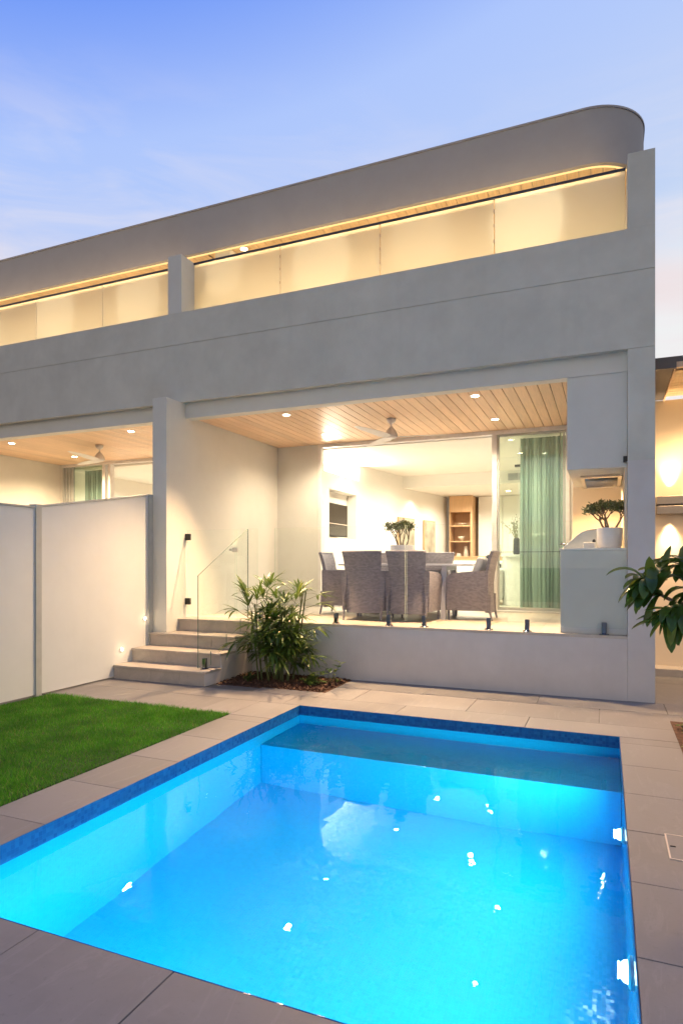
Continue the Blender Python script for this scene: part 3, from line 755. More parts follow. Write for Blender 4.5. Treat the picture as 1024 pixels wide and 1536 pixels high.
chairs = [(-2.99, 8.07, R(2), 'wicker chair with its back to the pool, left of the two facing the table'), (-2.37, 8.10, R(-3), 'wicker chair with its back to the pool, right of the two facing the table'),
          (-1.68, 8.66, R(92), 'wicker armchair side on at the right end of the table'), (-3.68, 8.84, R(-86), 'wicker armchair side on at the left end of the table'),
          (-2.45, 9.40, R(178), 'wicker chair on the far side of the table, right of the potted jade'), (-3.18, 9.38, R(183), 'wicker chair on the far side of the table, mostly hidden by the left front chair')]
proto = None
for i, (x, y, rz, lab) in enumerate(chairs):
    o = make_chair(lab) if proto is None else copy_tree(proto)
    if proto is None: proto = o
    o['label'] = lab; o.location = (x, y, ZT+.001); o.rotation_euler = (0, 0, rz)
cu = MB(); cu.obox((-1.60, 8.66, ZT+.68), (.10, .40, .34), (0, R(20), 0)); cu = cu.build('cushion', M['cushion'], bevel=.04, seg=3)
tag(cu, 'pale scatter cushion leaning on the back of the right end wicker chair', 'cushion')
tb = thing('dining_table', 'oval dining table with pale top and white trestle legs on the terrace', 'table', (-2.75, 8.75, ZT))
top = MB(); pts = [(-2.68+1.0*math.copysign(abs(math.cos(a))**.75, math.cos(a)), 8.75+.50*math.copysign(abs(math.sin(a))**.75, math.sin(a))) for a in [2*math.pi*k/48 for k in range(48)]]
top.prism(pts, pid, ZT+.725, ZT+.75); top.build('tabletop', M['table'], tb, bevel=.004)
for x in (-2.03, -3.25):
    for s in (-1, 1):
        MB().prism([(8.75+s*.40, ZT), (8.75+s*.31, ZT), (8.75+s*.22, ZT+.70), (8.75+s*.33, ZT+.70)][::s], yz, x-.035, x+.035).build('leg', M['table'], tb, bevel=.004)
    MB().box(x-.03, x+.03, 8.43, 9.07, ZT+.66, ZT+.724).build('crossbar', M['table'], tb)
MB().box(-3.22, -2.11, 8.72, 8.78, ZT+.60, ZT+.66).build('stretcher', M['table'], tb)

def jade(name, x, y, z, rp, hp, hpl, wpl, label, seed, square=False, n=240):
    rr = random.Random(seed)
    t = thing(name, label, 'potted plant', (x, y, z))
    pr = [(rp*.80, 0), (rp*.90, .015), (rp*.97, hp*.5), (rp, hp-.01), (rp*.99, hp), (rp*.90, hp), (rp*.88, hp-.05), (.001, hp-.05)]
    if square: pr = [(rp*.96, 0), (rp*.98, .01), (rp, hp-.005), (rp*.99, hp), (rp*.9, hp), (rp*.88, hp-.04), (.001, hp-.04)]
    MB().lathe(pr, (x, y, z), 32).build('pot', M['pot'], t, smooth=False, auto=True)
    MB().lathe([(.001, 0), (rp*.87, 0.0)], (x, y, z+hp-.03), 24).build('soil', M['mulch'], t)
    stm = MB(); lf = MB(); tips = []
    def grow(p, d, L, r, depth):
        q = p + d*L; mid = p + d*L*.5 + Vector((rr.uniform(-1,1), rr.uniform(-1,1), 0))*L*.10
        stm.tube([p, mid, q], [r, r*.85, r*.7], 6)
        if depth == 0: tips.append((q, d)); return
        for _ in range(rr.choice((2, 3, 3))):
            nd = (d + Vector((rr.uniform(-1,1)*wpl, rr.uniform(-1,1)*wpl, rr.uniform(-.15,.55)))).normalized()
            grow(q, nd, L*rr.uniform(.62, .85), r*.65, depth-1)
    for k in range(4):
        a = k*math.pi/2+rr.uniform(-.5,.5)
        grow(Vector((x+.3*rp*math.cos(a), y+.3*rp*math.sin(a), z+hp-.03)), Vector((math.cos(a)*.55*wpl, math.sin(a)*.55*wpl, 1)).normalized(), hpl*.36, .014, 3)
    for q, d in tips:
        for _ in range(20):
            c = q + Vector((rr.gauss(0, 1), rr.gauss(0, 1), rr.gauss(0, .8)))*.021
            ax = Vector((rr.uniform(-1,1), rr.uniform(-1,1), rr.uniform(-.3,1))).normalized(); b_ = ax.cross(Vector((rr.uniform(-1,1), rr.uniform(-1,1), rr.uniform(-1,1)))).normalized(); n2 = ax.cross(b_)
            L = rr.uniform(.016, .026); W = L*.42; T = L*.16
            lf.add([c, c+ax*L+b_*W, c+ax*L*1.7, c+ax*L-b_*W, c+ax*L*.9+n2*T, c+ax*L*.9-n2*T], [(0,1,4),(1,2,4),(2,3,4),(3,0,4),(1,0,5),(2,1,5),(3,2,5),(0,3,5)])
    stm.build('stems', M['bark'], t, smooth=True); lf.build('foliage', M['jade'], t)
jade('potted_jade', -2.74, 8.80, ZT+.751, .17, .27, .36, .62, 'jade plant in a white cylinder pot on the dining table', 6, True)
jade('potted_jade', .035, 7.56, 1.601, .135, .225, .36, 1.1, 'jade plant in a rounded white pot on the barbecue bench', 11)

# ------------------------------------------------------------------ ceiling fans
def fan(x, y, label, rot):
    t = thing('ceiling_fan', label, 'ceiling fan', (x, y, ZC), group='three blade ceiling fans')
    MB().lathe([(.065, 0), (.065, -.02), (.05, -.055), (.018, -.075)], (x, y, ZC), 24).build('canopy', M['blade'], t, smooth=True)
    MB().tube([(x, y, ZC-.07), (x, y, ZC-.14)], .012).build('rod', M['blade'], t)
    MB().lathe([(.02, -.12), (.035, -.135), (.065, -.17), (.088, -.22), (.092, -.255), (.07, -.275), (.001, -.28)], (x, y, ZC), 28).build('motor', M['blade'], t, smooth=True)
    for k in range(3):
        a = rot+k*2*math.pi/3; ca, sa = math.cos(a), math.sin(a)
        mb = MB(); rings = []
        for r_, w_, dz in ((.05, .05, 0), (.18, .08, .004), (.42, .068, .01), (.68, .05, .012), (.85, .02, .012)):
            pts = []
            for (u, v) in ((-1, -.15), (1, .15), (1, .05), (-1, -.25)):
                pts.append((x+ca*r_-sa*w_*u, y+sa*r_+ca*w_*u, ZC-.262+dz+v*w_*.9+ (0)))
            rings.append(pts)
        loft(mb, rings); mb.build('blade', M['blade'], t, auto=True)
fan(-2.83, 8.57, 'white ceiling fan over the dining table', R(14))
fan(-8.19, 8.54, 'white ceiling fan on the neighbouring terrace at left', R(40))

# ------------------------------------------------------------------ interior of our house
iw = MB()
iw.box(-4.85, -4.655, YR+.22, 10.5, ZT, 3.10); iw.box(-4.85, -4.655, 10.5, 11.86, ZT, 1.90); iw.box(-4.85, -4.655, 10.5, 11.86, 2.80, 3.10); iw.box(-4.95, -4.86, 10.3, 12.0, ZT, 3.10)
iw.box(-4.85, -4.655, 11.86, 12.0, ZT, 3.10)
iw.add([(-4.655,12,ZT),(-3.86,16.3,ZT),(-3.86,16.3,3.42),(-4.655,12,3.42),(-4.95,12,ZT),(-4.1,16.4,ZT),(-4.1,16.4,3.42),(-4.95,12,3.42)], [(0,1,2,3),(5,4,7,6),(0,3,7,4),(1,5,6,2)])
iw.box(-5.40, -5.30, YR+.22, 12.1, ZT, 3.5); iw.box(-5.3, -4.95, 12.0, 12.1, ZT, 3.5)
iw.box(-4.2, XC0, 17.0, 17.2, ZT, 3.5)
iw.build('interior_walls', M['inwall'], H)
ic = MB().box(-5.3, XC0, YR+.1, 13.9, 3.42, 3.5); ic.box(-4.9, XC0, 13.9, 17.0, 3.15, 3.5); ic.build('interior_ceiling', M['inwall'], H)
MB().box(-5.3, XC0, YR+.12, 17.0, ZT-.03, ZT).build('interior_floor', M['deck'], H)
gv = MB(); gv.box(-1.95, -1.05, 13.885, 13.899, 3.21, 3.36)
for k in range(6): gv.box(-1.94, -1.06, 13.87, 13.885, 3.225+k*.022, 3.232+k*.022)
gv.build('air_grille', M['post'], H)
for (x, y, pw_, z_) in ((-2.2, 10.9, 60, 3.41), (-3.6, 11.3, 60, 3.41), (-1.0, 11.2, 60, 3.41), (-2.2, 12.9, 60, 3.41), (-3.3, 12.9, 40, 3.41), (-1.3, 15.2, 60, 3.14), (-3.0, 15.0, 60, 3.14)):
    lamp('SPOT', (x, y, z_-.01), pw_*3.2, WARM2, spot_size=R(160), spot_blend=.6, shadow_soft_size=.05)
for (x, y, z, lab) in ((-1.25, 11.2, 3.42, 'downlight in the room ceiling seen through the green glass, nearer the door'), (-1.02, 11.9, 3.42, 'downlight in the room ceiling seen through green glass, second from the door'), (-2.15, 15.4, 3.15, 'downlight in the lowered ceiling beside the oak cabinet'), (-1.55, 15.0, 3.15, 'downlight in the lowered ceiling over the kitchen, seen through the glass')):
    t = thing('ceiling_downlight', lab, 'downlight', (x, y, z), group='downlights inside the room')
    MB().lathe([(.055, -.001), (.075, -.006), (.078, -.001)], (x, y, z), 20).build('trim_ring', M['trim'], t)
    MB().lathe([(.0001, -.004), (.054, -.004)], (x, y, z), 20).build('lens', M['downlight'], t)
lamp('AREA', (-5.12, 11.15, 3.12), 400, WARM2, rot=(R(180), 0, 0), shape='RECTANGLE', size=.2, size_y=1.7)
lamp('SPOT', (-3.9, 14.2, 3.13), 40, WARM2, spot_size=R(120), spot_blend=.6, shadow_soft_size=.05)
# television in the niche
tv = thing('television', 'dark wall television in the niche on the left wall of the room', 'television', (-4.70, 10.95, 1.93))
MB().box(-4.72, -4.665, 10.36, 11.40, 1.93, 2.545).build('casing', M['dark'], tv, bevel=.004)
MB().box(-4.664, -4.662, 10.38, 11.38, 1.945, 2.53).build('screen', M['screen'], tv)
MB().box(-4.6615, -4.655, 10.38, 11.38, 2.16, 2.172).build('shelf_line', M['ceramic'], tv)
# pictures on the angled wall
ang = math.atan2(4.3, .795)
for (px, py, L, lab) in ((-4.275, 14.0, .80, 'large pale framed picture on the room wall, the nearer of the two'), (-4.045, 15.2, .62, 'pale framed picture on the room wall, the farther one beside the oak cabinet')):
    t = thing('framed_picture', lab, 'picture', (px, py, 1.55), ang, group='framed pictures on the room wall')
    MB().box(-L/2, L/2, -.03, .0, 0, .92).build('frame', M['oak'], t, local=True)
    MB().box(-L/2+.025, L/2-.025, -.034, -.031, .025, .895).build('canvas', M['art'], t, local=True)
# oak cabinet with shelves
cb = thing('oak_cabinet', 'tall oak cabinet with open shelves at the back of the room', 'cabinet', (-3.42, 16.4, ZT))
q = MB(); q.box(-3.72, -3.70, 16.0, 16.6, ZT, 3.14); q.box(-3.18, -3.13, 16.0, 16.9, ZT, 3.14); q.box(-3.70, -3.18, 16.55, 16.58, ZT, 3.14); q.build('carcass', M['oak'], cb)
MB().box(-3.70, -3.18, 15.995, 16.54, 2.73, 3.14).build('upper_door', M['oak'], cb)
for z in (1.52, 1.96, 2.36): MB().box(-3.70, -3.18, 16.0, 16.54, z, z+.03).build('shelf', M['oak'], cb)
def vase(x, y, z, prof, lab, mat='ceramic', name='vase', group=None):
    tag(MB().lathe(prof, (x, y, z), 20).build(name, M[mat], smooth=True), lab, name.replace('_', ' '), group)
vase(-3.33, 16.2, 1.551, [(.06, 0), (.075, .02), (.05, .2), (.045, .28), (.055, .30)], 'tall pale vase on the bottom visible shelf of the oak cabinet')
vase(-3.52, 16.2, 1.551, [(.06, 0), (.08, .05), (.05, .12), (.03, .13)], 'squat pale vase left of the tall one on the oak cabinet shelf')
vase(-3.45, 16.2, 1.991, [(.03, 0), (.08, .08), (.09, .12), (.085, .12)], 'small pale bowl on the middle shelf of the oak cabinet', name='bowl')
vase(-3.42, 16.2, 2.391, [(.03, 0), (.10, .04), (.11, .06), (.10, .06)], 'flat dish on the top open shelf of the oak cabinet', name='dish')
# sideboard and armchair inside
sb = thing('oak_sideboard', 'low oak sideboard running behind the dining table inside the room', 'sideboard', (-2.9, 14.3, ZT))
MB().box(-3.75, -2.1, 14.0, 14.5, ZT+.08, ZT+.88).build('body', M['oak'], sb)
MB().box(-3.77, -2.08, 13.98, 14.52, ZT+.881, ZT+.905).build('top', M['oak'], sb)
MB().box(-3.7, -2.15, 14.05, 14.45, ZT, ZT+.08).build('base', M['dark'], sb)
vase(-2.32, 14.2, ZT+.906, [(.05, 0), (.055, .01), (.05, .34), (.045, .34)], 'tall white candle vase on the oak sideboard by the door post', 'trim')
vase(-2.18, 14.25, ZT+.906, [(.035, 0), (.035, .26), (.03, .26)], 'slim pale vase at the right end of the oak sideboard', 'ceramic')
ac_ = thing('sofa', 'white upholstered sofa inside the room behind the right end chair', 'sofa', (-2.3, 11.8, ZT))
MB().box(-3.0, -1.75, 11.6, 12.4, ZT+.08, ZT+.42).build('seat', M['cushion'], ac_, bevel=.04, seg=3)
MB().box(-3.0, -1.75, 12.2, 12.45, ZT+.2, ZT+.80).build('backrest', M['cushion'], ac_, bevel=.05, seg=3)
MB().box(-1.92, -1.72, 11.6, 12.4, ZT+.1, ZT+.66).build('armrest', M['cushion'], ac_, bevel=.05, seg=3)
MB().box(-3.05, -2.85, 11.6, 12.4, ZT+.1, ZT+.66).build('armrest', M['cushion'], ac_, bevel=.05, seg=3)
q = MB().obox((-2.05, 12.1, ZT+.69), (.34, .12, .34), (R(-15), R(40), 0)).build('cushion', M['darkcushion'], bevel=.04, seg=3)
tag(q, 'black scatter cushion on the white sofa inside the room', 'cushion')
# kitchen island, curtain, pendant
isl = thing('kitchen_island', 'white kitchen island with rounded end behind the green glass pane', 'kitchen island', (-1.1, 11.9, ZT))
pts = []
for k in range(13):
    a = math.pi/2 + math.pi*k/12; pts.append((-1.35+.42*math.cos(a), 11.9+.45*math.sin(a)))
pts += [(XC0-.02, 11.45), (XC0-.02, 12.35)]
MB().prism(pts, pid, ZT, ZT+.87).build('body', M['bench'], isl, auto=True)
MB().prism([(p[0]*1.0-(.03 if p[0] < 0 else 0), 11.9+(p[1]-11.9)*1.07) for p in pts], pid, ZT+.871, ZT+.91).build('benchtop', M['bench'], isl)
bv = thing('branch_vase', 'dark glass vase of thin branches on the kitchen island', 'vase', (-1.50, 11.75, ZT+.911))
MB().lathe([(.05, 0), (.06, .02), (.055, .28), (.045, .30)], (-1.50, 11.75, ZT+.911), 20).build('vase_body', M['dark'], bv, smooth=True)
q = MB(); lv = MB(); rr = random.Random(5)
for k in range(16):
    p0 = Vector((-1.50, 11.75, ZT+1.15)); d = Vector((rr.uniform(-.5,.5), rr.uniform(-.5,.5), 1)).normalized(); L = rr.uniform(.25, .5)
    p1 = p0+d*L*.5+Vector((rr.uniform(-.03,.03),0,0)); p2 = p0+d*L+Vector((rr.uniform(-.08,.08), 0, 0)); q.tube([p0, p1, p2], [.004, .003, .002], 5)
    for j in range(14):
        c = p0.lerp(p2, rr.uniform(.35, 1.05))+Vector((rr.gauss(0,.02), rr.gauss(0,.02), rr.gauss(0,.02))); a = rr.uniform(0, 6.3); s_ = .018
        lv.add([c, c+Vector((math.cos(a)*s_, 0, s_*.6)), c+Vector((math.cos(a)*s_*1.6, math.sin(a)*s_, 0)), c+Vector((0, math.sin(a)*s_, -s_*.6))], [(0,1,2,3)])
q.build('twigs', M['bark'], bv); lv.build('leaves', M['jade'], bv)
kc = thing('kitchen_cabinet', 'tall cream kitchen cabinets at the back of the room', 'cabinet', (-1.5, 16.6, ZT))
for k in range(4):
    x0 = -3.05+k*.62
    if k in (2,):
        MB().box(x0, x0+.61, 16.4, 17, ZT, ZT+.9).build('cabinet_door', M['inwall'], kc); MB().box(x0, x0+.61, 16.6, 17, ZT+1.5, 3.14).build('cabinet_door', M['inwall'], kc)
        MB().box(x0+.02, x0+.59, 16.62, 16.66, ZT+1.47, ZT+1.495).build('strip_light', M['strip'], kc)
    else: MB().box(x0, x0+.61, 16.4, 17, ZT, 3.14).build('cabinet_door', M['inwall'], kc, bevel=.004)
MB().box(-.56, XC0, 16.4, 17, ZT, 3.14).build('cabinet_door', M['oak'], kc)
pd = thing('pendant_lamp', 'slim pendant with a black ceiling bar and thin pale cord behind the green glass', 'pendant lamp', (-1.33, 10.7, 3.2))
MB().box(-1.39, -1.27, 10.66, 10.74, 3.02, 3.055).build('ceiling_bar', M['dark'], pd)
MB().tube([(-1.33, 10.7, 3.42), (-1.33, 10.7, 2.10)], .005, 6).build('cord', M['trim'], pd)
MB().tube([(-1.33, 10.7, 2.10), (-1.33, 10.7, 1.85)], .014, 8).build('bulb_tube', M['trim'], pd)
def curtain(x0, x1, y, z0, z1, label, folds, amp=.035):
    mb = MB(); n = folds*10; vs = []; fs = []
    for j, z in enumerate((z0, (z0+z1)/2, z1)):
        for k in range(n+1):
            u = k/n; ph = u*folds*2*math.pi+1.3*math.sin(u*13+x0)+.8*math.sin(u*31)
            vs.append((x0+(x1-x0)*u+.012*math.sin(ph*2+j), y+amp*math.sin(ph)*(1.0-.15*j)*(.75+.5*math.sin(u*9+2)), z))
    for j in range(2):
        for k in range(n): fs.append((j*(n+1)+k, j*(n+1)+k+1, (j+1)*(n+1)+k+1, (j+1)*(n+1)+k))
    mb.add(vs, fs); o = mb.build('curtain', M['curtain'], smooth=True)
    s_ = o.modifiers.new('thick', 'SOLIDIFY'); s_.thickness = .003
    tag(o, label, 'curtain')
curtain(-1.24, -.52, YR+.28, ZT+.02, 3.40, 'sheer pleated curtain gathered behind the green glass pane', 11)

# ------------------------------------------------------------------ neighbouring house on the left
NX0, NX1 = -10.65, XW0
Nh = thing('neighbouring_house', 'matching grey house at left with lit terrace behind the white fence', 'house', (-8.2, YF, 0))
fb = MB().box(-11.6, -5.551, YF, YB, ZF, ZS-.004); fb.box(-11.6, -5.551, YF+.006, YB+.06, ZS-.004, ZS+.004); fb.box(-11.6, -5.551, YF, YF+.30, ZS+.004, ZP); fb.box(-11.6, -5.551, YB, YF+.35, 3.72, ZS-.01)
fb.build('facade_band', M['facade'], Nh)
MB().box(NX0, NX1, YB, 7.45, 3.463, 3.716).build('recessed_beam', M['white'], Nh)
MB().box(-10.9, NX0, 6.877, 17.9, 0, ZF-.004).build('side_wall', M['white'], Nh)
MB().box(-10.9, NX1, YF+.001, YF+.25, 0, ZT).build('plinth_wall', M['plinth'], Nh)
MB().box(-10.9, NX1, YF+.26, 17.9, 0, ZT).build('terrace_floor', M['deck'], Nh)
b = MB(); boards(b, NX0+.002, NX1-.003, 7.45, YR, ZC, .134); b.build('timber_ceiling', M['timber'], Nh)
MB().box(NX0, NX1, 7.452, YR+.1, ZC+.02, ZC+.06).build('ceiling_backing', M['gap'], Nh)
MB().box(NX0, -10.58, YR, YR+.2, ZT, ZC-.001).build('rear_wall', M['white'], Nh)
q = MB(); q.box(-10.58, -5.67, YR-.02, YR+.1, 3.44, ZC-.002); q.box(-9.50, -9.43, YR, YR+.08, ZT, 3.439); q.box(-9.33, -9.27, YR-.02, YR+.1, ZT, 3.439)
ND = q.build('sliding_door', M['trim'], Nh)
q = MB()
for k in range(4): q.box(-10.575+k*.075, -10.535+k*.075, YR+.005*k, YR+.07, ZT, 3.438)
q.build('stacked_frame', M['post'], ND)
q = MB(); glass_box(q, -10.28, -9.50, YR+.03, YR+.04, ZT, 3.438); q.build('fixed_pane', [M['door_glass'], M['edge_dark']], ND)
q = MB(); q.box(NX0, NX0+.1, YR+.2, 15, ZT, 3.4); q.box(NX0, NX1, 15, 15.1, ZT, 3.4); q.box(NX0, NX1, YR+.11, 15.1, 3.40, 3.49); q.build('interior_walls', M['inwall'], Nh)
MB().box(-9.2, -8.5, 13.2, 13.6, ZT+1.25, ZT+1.75).build('wall_shelf', M['oak'], Nh)
curtain(-10.25, -9.55, YR+.28, ZT+.02, 3.39, 'sheer yellow green curtain behind the glass of the neighbouring terrace door', 9)
for (x, y) in ((-9.4, 11.2), (-7.6, 11.2), (-9.0, 13.2), (-7.0, 13)): lamp('SPOT', (x, y, 3.38), 260, WARM2, spot_size=R(160), spot_blend=.6, shadow_soft_size=.05)
for x, y, lab in ((-9.45, 7.81, 'leftmost downlight in the neighbouring timber ceiling'), (-9.52, 9.27, 'rear downlight in the neighbouring timber ceiling, left of the fan'), (-6.86, 7.82, 'downlight in the neighbouring timber ceiling nearest the dividing pier')):
    downlight(x, y, ZC, lab, 'downlights in the neighbouring terrace ceiling', 330)
rb = MB(); rb.box(-12.6, -5.551, YRF, YRF+.06, ZRB, ZRT); RB2 = rb.build('roof_band', M['roofband'], Nh)
MB().box(-12.6, -5.551, YRF+.061, 17.9, 6.13, ZRT-.02).build('roof_slab', M['roofband'], Nh)
MB().box(-12.6, -5.551, YRF-.012, 17.9, ZRT+.001, ZRT+.022).build('roof_flashing', M['flash'], RB2)
b = MB(); boards(b, -12.6, -5.56, YRF+.063, 10.4, 6.10, .134); b.build('soffit_boards', M['soffit'], Nh)
MB().box(-12.6, -5.552, YRF+.064, YRF+.078, 6.052, 6.094).build('led_strip', M['led'], Nh)
MB().box(-12.6, -5.551, YF+.352, 10.4, 4.36, 4.52).build('balcony_floor', M['deck'], Nh)
MB().box(-12.6, -5.551, 10.0, 10.2, 4.52, 6.095).build('balcony_back_wall', M['nook'], Nh)
bal2 = thing('balcony_balustrade', 'frosted glass balcony balustrade of the neighbouring house at left, under a thin dark rail', 'balustrade', (-8.6, 7.495, 4.52), group='frosted balcony balustrades')
XG = [-12.5, -11.27, -9.88, -8.50, -7.12, XW0-.003]
for a, b2 in zip(XG[:-1], XG[1:]): MB().box(a+.006, b2-.006, 7.489, 7.501, 4.56, 5.70).build('glass_panel', M['frost'], bal2)
MB().box(XG[0], XG[-1], 7.478, 7.512, 5.702, 5.728).build('rail', M['navy'], bal2)
MB().box(XG[0], XG[-1], 7.475, 7.515, 4.52, 4.559).build('channel', M['steel'], bal2)
for x, p_, lab in ((-6.45, 34, 'downlight in the neighbouring roof soffit nearest the divider pier'), (-8.1, 22, 'middle downlight in the neighbouring roof soffit'), (-9.7, 22, 'leftmost downlight in the neighbouring roof soffit')):
    downlight(x, 8.25, 6.098, lab, 'downlights in the neighbouring roof soffit', p_*9, rot=(R(-55), 0, 0), spot=50, color=(1.0, .86, .64), blend=1.0)
for x in (-6.6, -8.2, -9.8): lamp('SPOT', (x, 9.2, 6.05), 95, (1.0, .74, .42), spot_size=R(160), spot_blend=.6, shadow_soft_size=.05)

# ------------------------------------------------------------------ house beyond the right passage
Rh = thing('passage_house', 'warmly lit rendered house wall with timber lined eave beyond the right side passage', 'house', (2.3, 9.2, 0))
MB().box(XC1+.001, 4.5, 9.2, 9.5, .1, 3.56).build('wall', M['nook'], Rh)
MB().box(XC1+.001, 4.5, 8.9, 9.5, -.02, .1).build('step', M['stepstone'], Rh, bevel=.005)
MB().box(.475, .68, 7.72, 9.2, 3.565, 3.62).build('eave_lining', M['eave'], Rh)
MB().box(.475, .70, 7.68, 7.72, 3.555, 3.68).build('eave_fascia', M['eave'], Rh)
b = MB()
for k in range(9): b.box(.70, 4.5, 7.98+k*.134, 8.10+k*.134, 3.60, 3.62)
b.build('eave_boards', M['soffit'], Rh)
MB().box(.70, 4.5, 7.75, 9.2, 3.63, 3.70).build('eave_roof', M['eave'], Rh)
MB().box(.685, .70, 7.72, 9.2, 3.55, 3.63).build('eave_trim', M['timber'], Rh)
MB().box(.70, 4.5, 7.72, 7.78, 3.57, 3.63).build('gutter', M['timber'], Rh)
wl = thing('wall_light', 'wide brushed metal up and down wall light on the lit passage wall', 'wall light', (.84, 9.2, 2.18))
MB().box(.60, 1.10, 9.08, 9.198, 2.195, 2.30).build('upper_shade', M['lampsteel'], wl, bevel=.004)
MB().box(.60, 1.10, 9.08, 9.198, 2.07, 2.175).build('lower_shade', M['lampsteel'], wl, bevel=.004)
MB().box(.60, 1.10, 9.10, 9.198, 2.176, 2.194).build('gap_bar', M['dark'], wl)
lamp('SPOT', (.76, 9.11, 2.33), 115, WARM, rot=(R(180-8), 0, 0), spot_size=R(58), spot_blend=1.0, shadow_soft_size=.03)
lamp('SPOT', (.76, 9.11, 2.04), 115, WARM, rot=(R(8), 0, 0), spot_size=R(58), spot_blend=1.0, shadow_soft_size=.03)
lamp('SPOT', (1.6, 8.4, 3.55), 230, (1.0, .62, .30), spot_size=R(150), spot_blend=.6, shadow_soft_size=.05)  # this and the next: out-of-view fill lamps added to brighten the passage
lamp('SPOT', (.95, 8.0, 3.50), 85, (1.0, .62, .30), spot_size=R(150), spot_blend=.6, shadow_soft_size=.05)

# ------------------------------------------------------------------ planting
rr = random.Random(21)
def strip_leaf(mb, p0, d, L, W, droop, n=5, fold=0.12):
    """tapered leaf strip that droops"""
    d = d.normalized(); side = d.cross(Vector((0,0,1)));
    if side.length < .05: side = Vector((1,0,0))
    side.normalize(); p = Vector(p0); vs = []; fs = []
    for k in range(n+1):
        u = k/n; w_ = W*(math.sin(math.pi*min(1, u*.92+.06))**.65)
        if k == n: w_ = W*.03
        up = side.cross(d).normalized()
        vs += [p-side*w_-up*0+up*w_*fold, p+Vector((0,0,0))-up*w_*fold, p+side*w_+up*w_*fold]
        d = (d+Vector((0,0,-droop/n))).normalized(); p = p+d*(L/n)
    for k in range(n):
        a = k*3; fs += [(a, a+1, a+4, a+3), (a+1, a+2, a+5, a+4)]
    mb.add(vs, fs)
# mulch bed
bed = MB(); bed.box(-4.299, -2.871, 6.362, YF-.001, -.05, -.004); struct(bed.build('garden_bed', M['mulch']))
ch = MB()
for k in range(1500):
    x = rr.uniform(-4.28, -2.89); y = rr.uniform(6.38, 7.18); s_ = rr.uniform(.008, .026)
    ch.obox((x, y, rr.uniform(0, .022)), (s_*rr.uniform(1, 2.2), s_, s_*.35), (rr.uniform(-.6,.6), rr.uniform(-.6,.6), rr.uniform(0, 3.1)))
tag(ch.build('mulch', M['mulch']), 'dark brown bark mulch covering the small bed at the foot of the steps', 'mulch', kind='stuff')
# lady palm
pm = thing('lady_palm', 'bushy lady palm with dark finger leaves in the bed beside the steps', 'palm', (-3.72, 6.80, 0))
stm = MB(); lf = MB()
for s in range(20):
    a = rr.uniform(0, 6.283); r0 = rr.uniform(0, .24)
    base = Vector((-3.74+r0*math.cos(a), 6.80+r0*.8*math.sin(a), 0)); hgt = rr.choice((rr.uniform(.3, .7), rr.uniform(.6, 1.0), rr.uniform(.85, 1.24)))
    topp = base + Vector((math.cos(a)*rr.uniform(.02,.22), math.sin(a)*rr.uniform(.02,.12), hgt))
    stm.tube([base, base.lerp(topp, .5)+Vector((rr.uniform(-.02,.02),0,0)), topp], [.011, .010, .008], 6)
    for k in range(rr.randint(6, 8)):
        u = rr.uniform(.45, 1.0); p = base.lerp(topp, u); aa = rr.uniform(0, 6.283)
        el = rr.uniform(.2, 1.3) if u > .75 else rr.uniform(.0, .7)
        d = Vector((math.cos(aa)*math.cos(el), math.sin(aa)*math.cos(el)*.8, math.sin(el))).normalized()
        L = rr.uniform(.12, .26); q = p + d*L; q.y = min(q.y, 7.12)
        stm.tube([p, q], [.0035, .0025], 4)
        side = d.cross(Vector((0,0,1))).normalized(); nl = rr.randint(6, 9)
        for j in range(nl):
            f2 = (j/(nl-1)-.5)*rr.uniform(1.6, 2.2)
            dd = (d*math.cos(f2)+side*math.sin(f2)+Vector((0,0,.12))).normalized()
            strip_leaf(lf, q, dd, rr.uniform(.20, .34), rr.uniform(.012, .020), rr.uniform(.3, 1.5))
stm.build('stems', M['stem'], pm); lf.build('foliage', M['palm'], pm)
# small low plants in the bed
def low_plant(x, y, n, L, label, seed, h_=.12):
    r2 = random.Random(seed); t = thing('low_shrub', label, 'shrub', (x, y, 0), group='small shrubs in the mulch bed'); a_ = MB(); s_ = MB()
    for k in range(n):
        a = r2.uniform(0, 6.28); e = r2.uniform(.5, 1.4); d = Vector((math.cos(a)*math.cos(e), math.sin(a)*math.cos(e), math.sin(e)))
        p1 = Vector((x, y, 0))+d*r2.uniform(.4, 1)*h_*1.5; s_.tube([(x, y, 0), p1], [.004, .003], 5)
        for j in range(4):
            b_ = r2.uniform(0, 6.28); strip_leaf(a_, p1-d*.02*j, Vector((math.cos(b_), math.sin(b_), r2.uniform(-.1,.8))), L*r2.uniform(.7, 1.2), L*.26, .5, 4)
    s_.build('stems', M['stem'], t); a_.build('foliage', M['palm'], t)
low_plant(-3.17, 6.62, 16, .08, 'small leafy shrub in the mulch at the right of the palm', 2, .13)
low_plant(-3.02, 6.86, 5, .09, 'thin upright seedling with pale leaves in the mulch bed', 3, .20)
low_plant(-4.0, 6.62, 10, .06, 'low leafy shrub at the left foot of the palm', 5, .09)
low_plant(-2.98, 6.95, 9, .05, 'low dark shrub in the right back corner of the mulch bed', 8, .05)
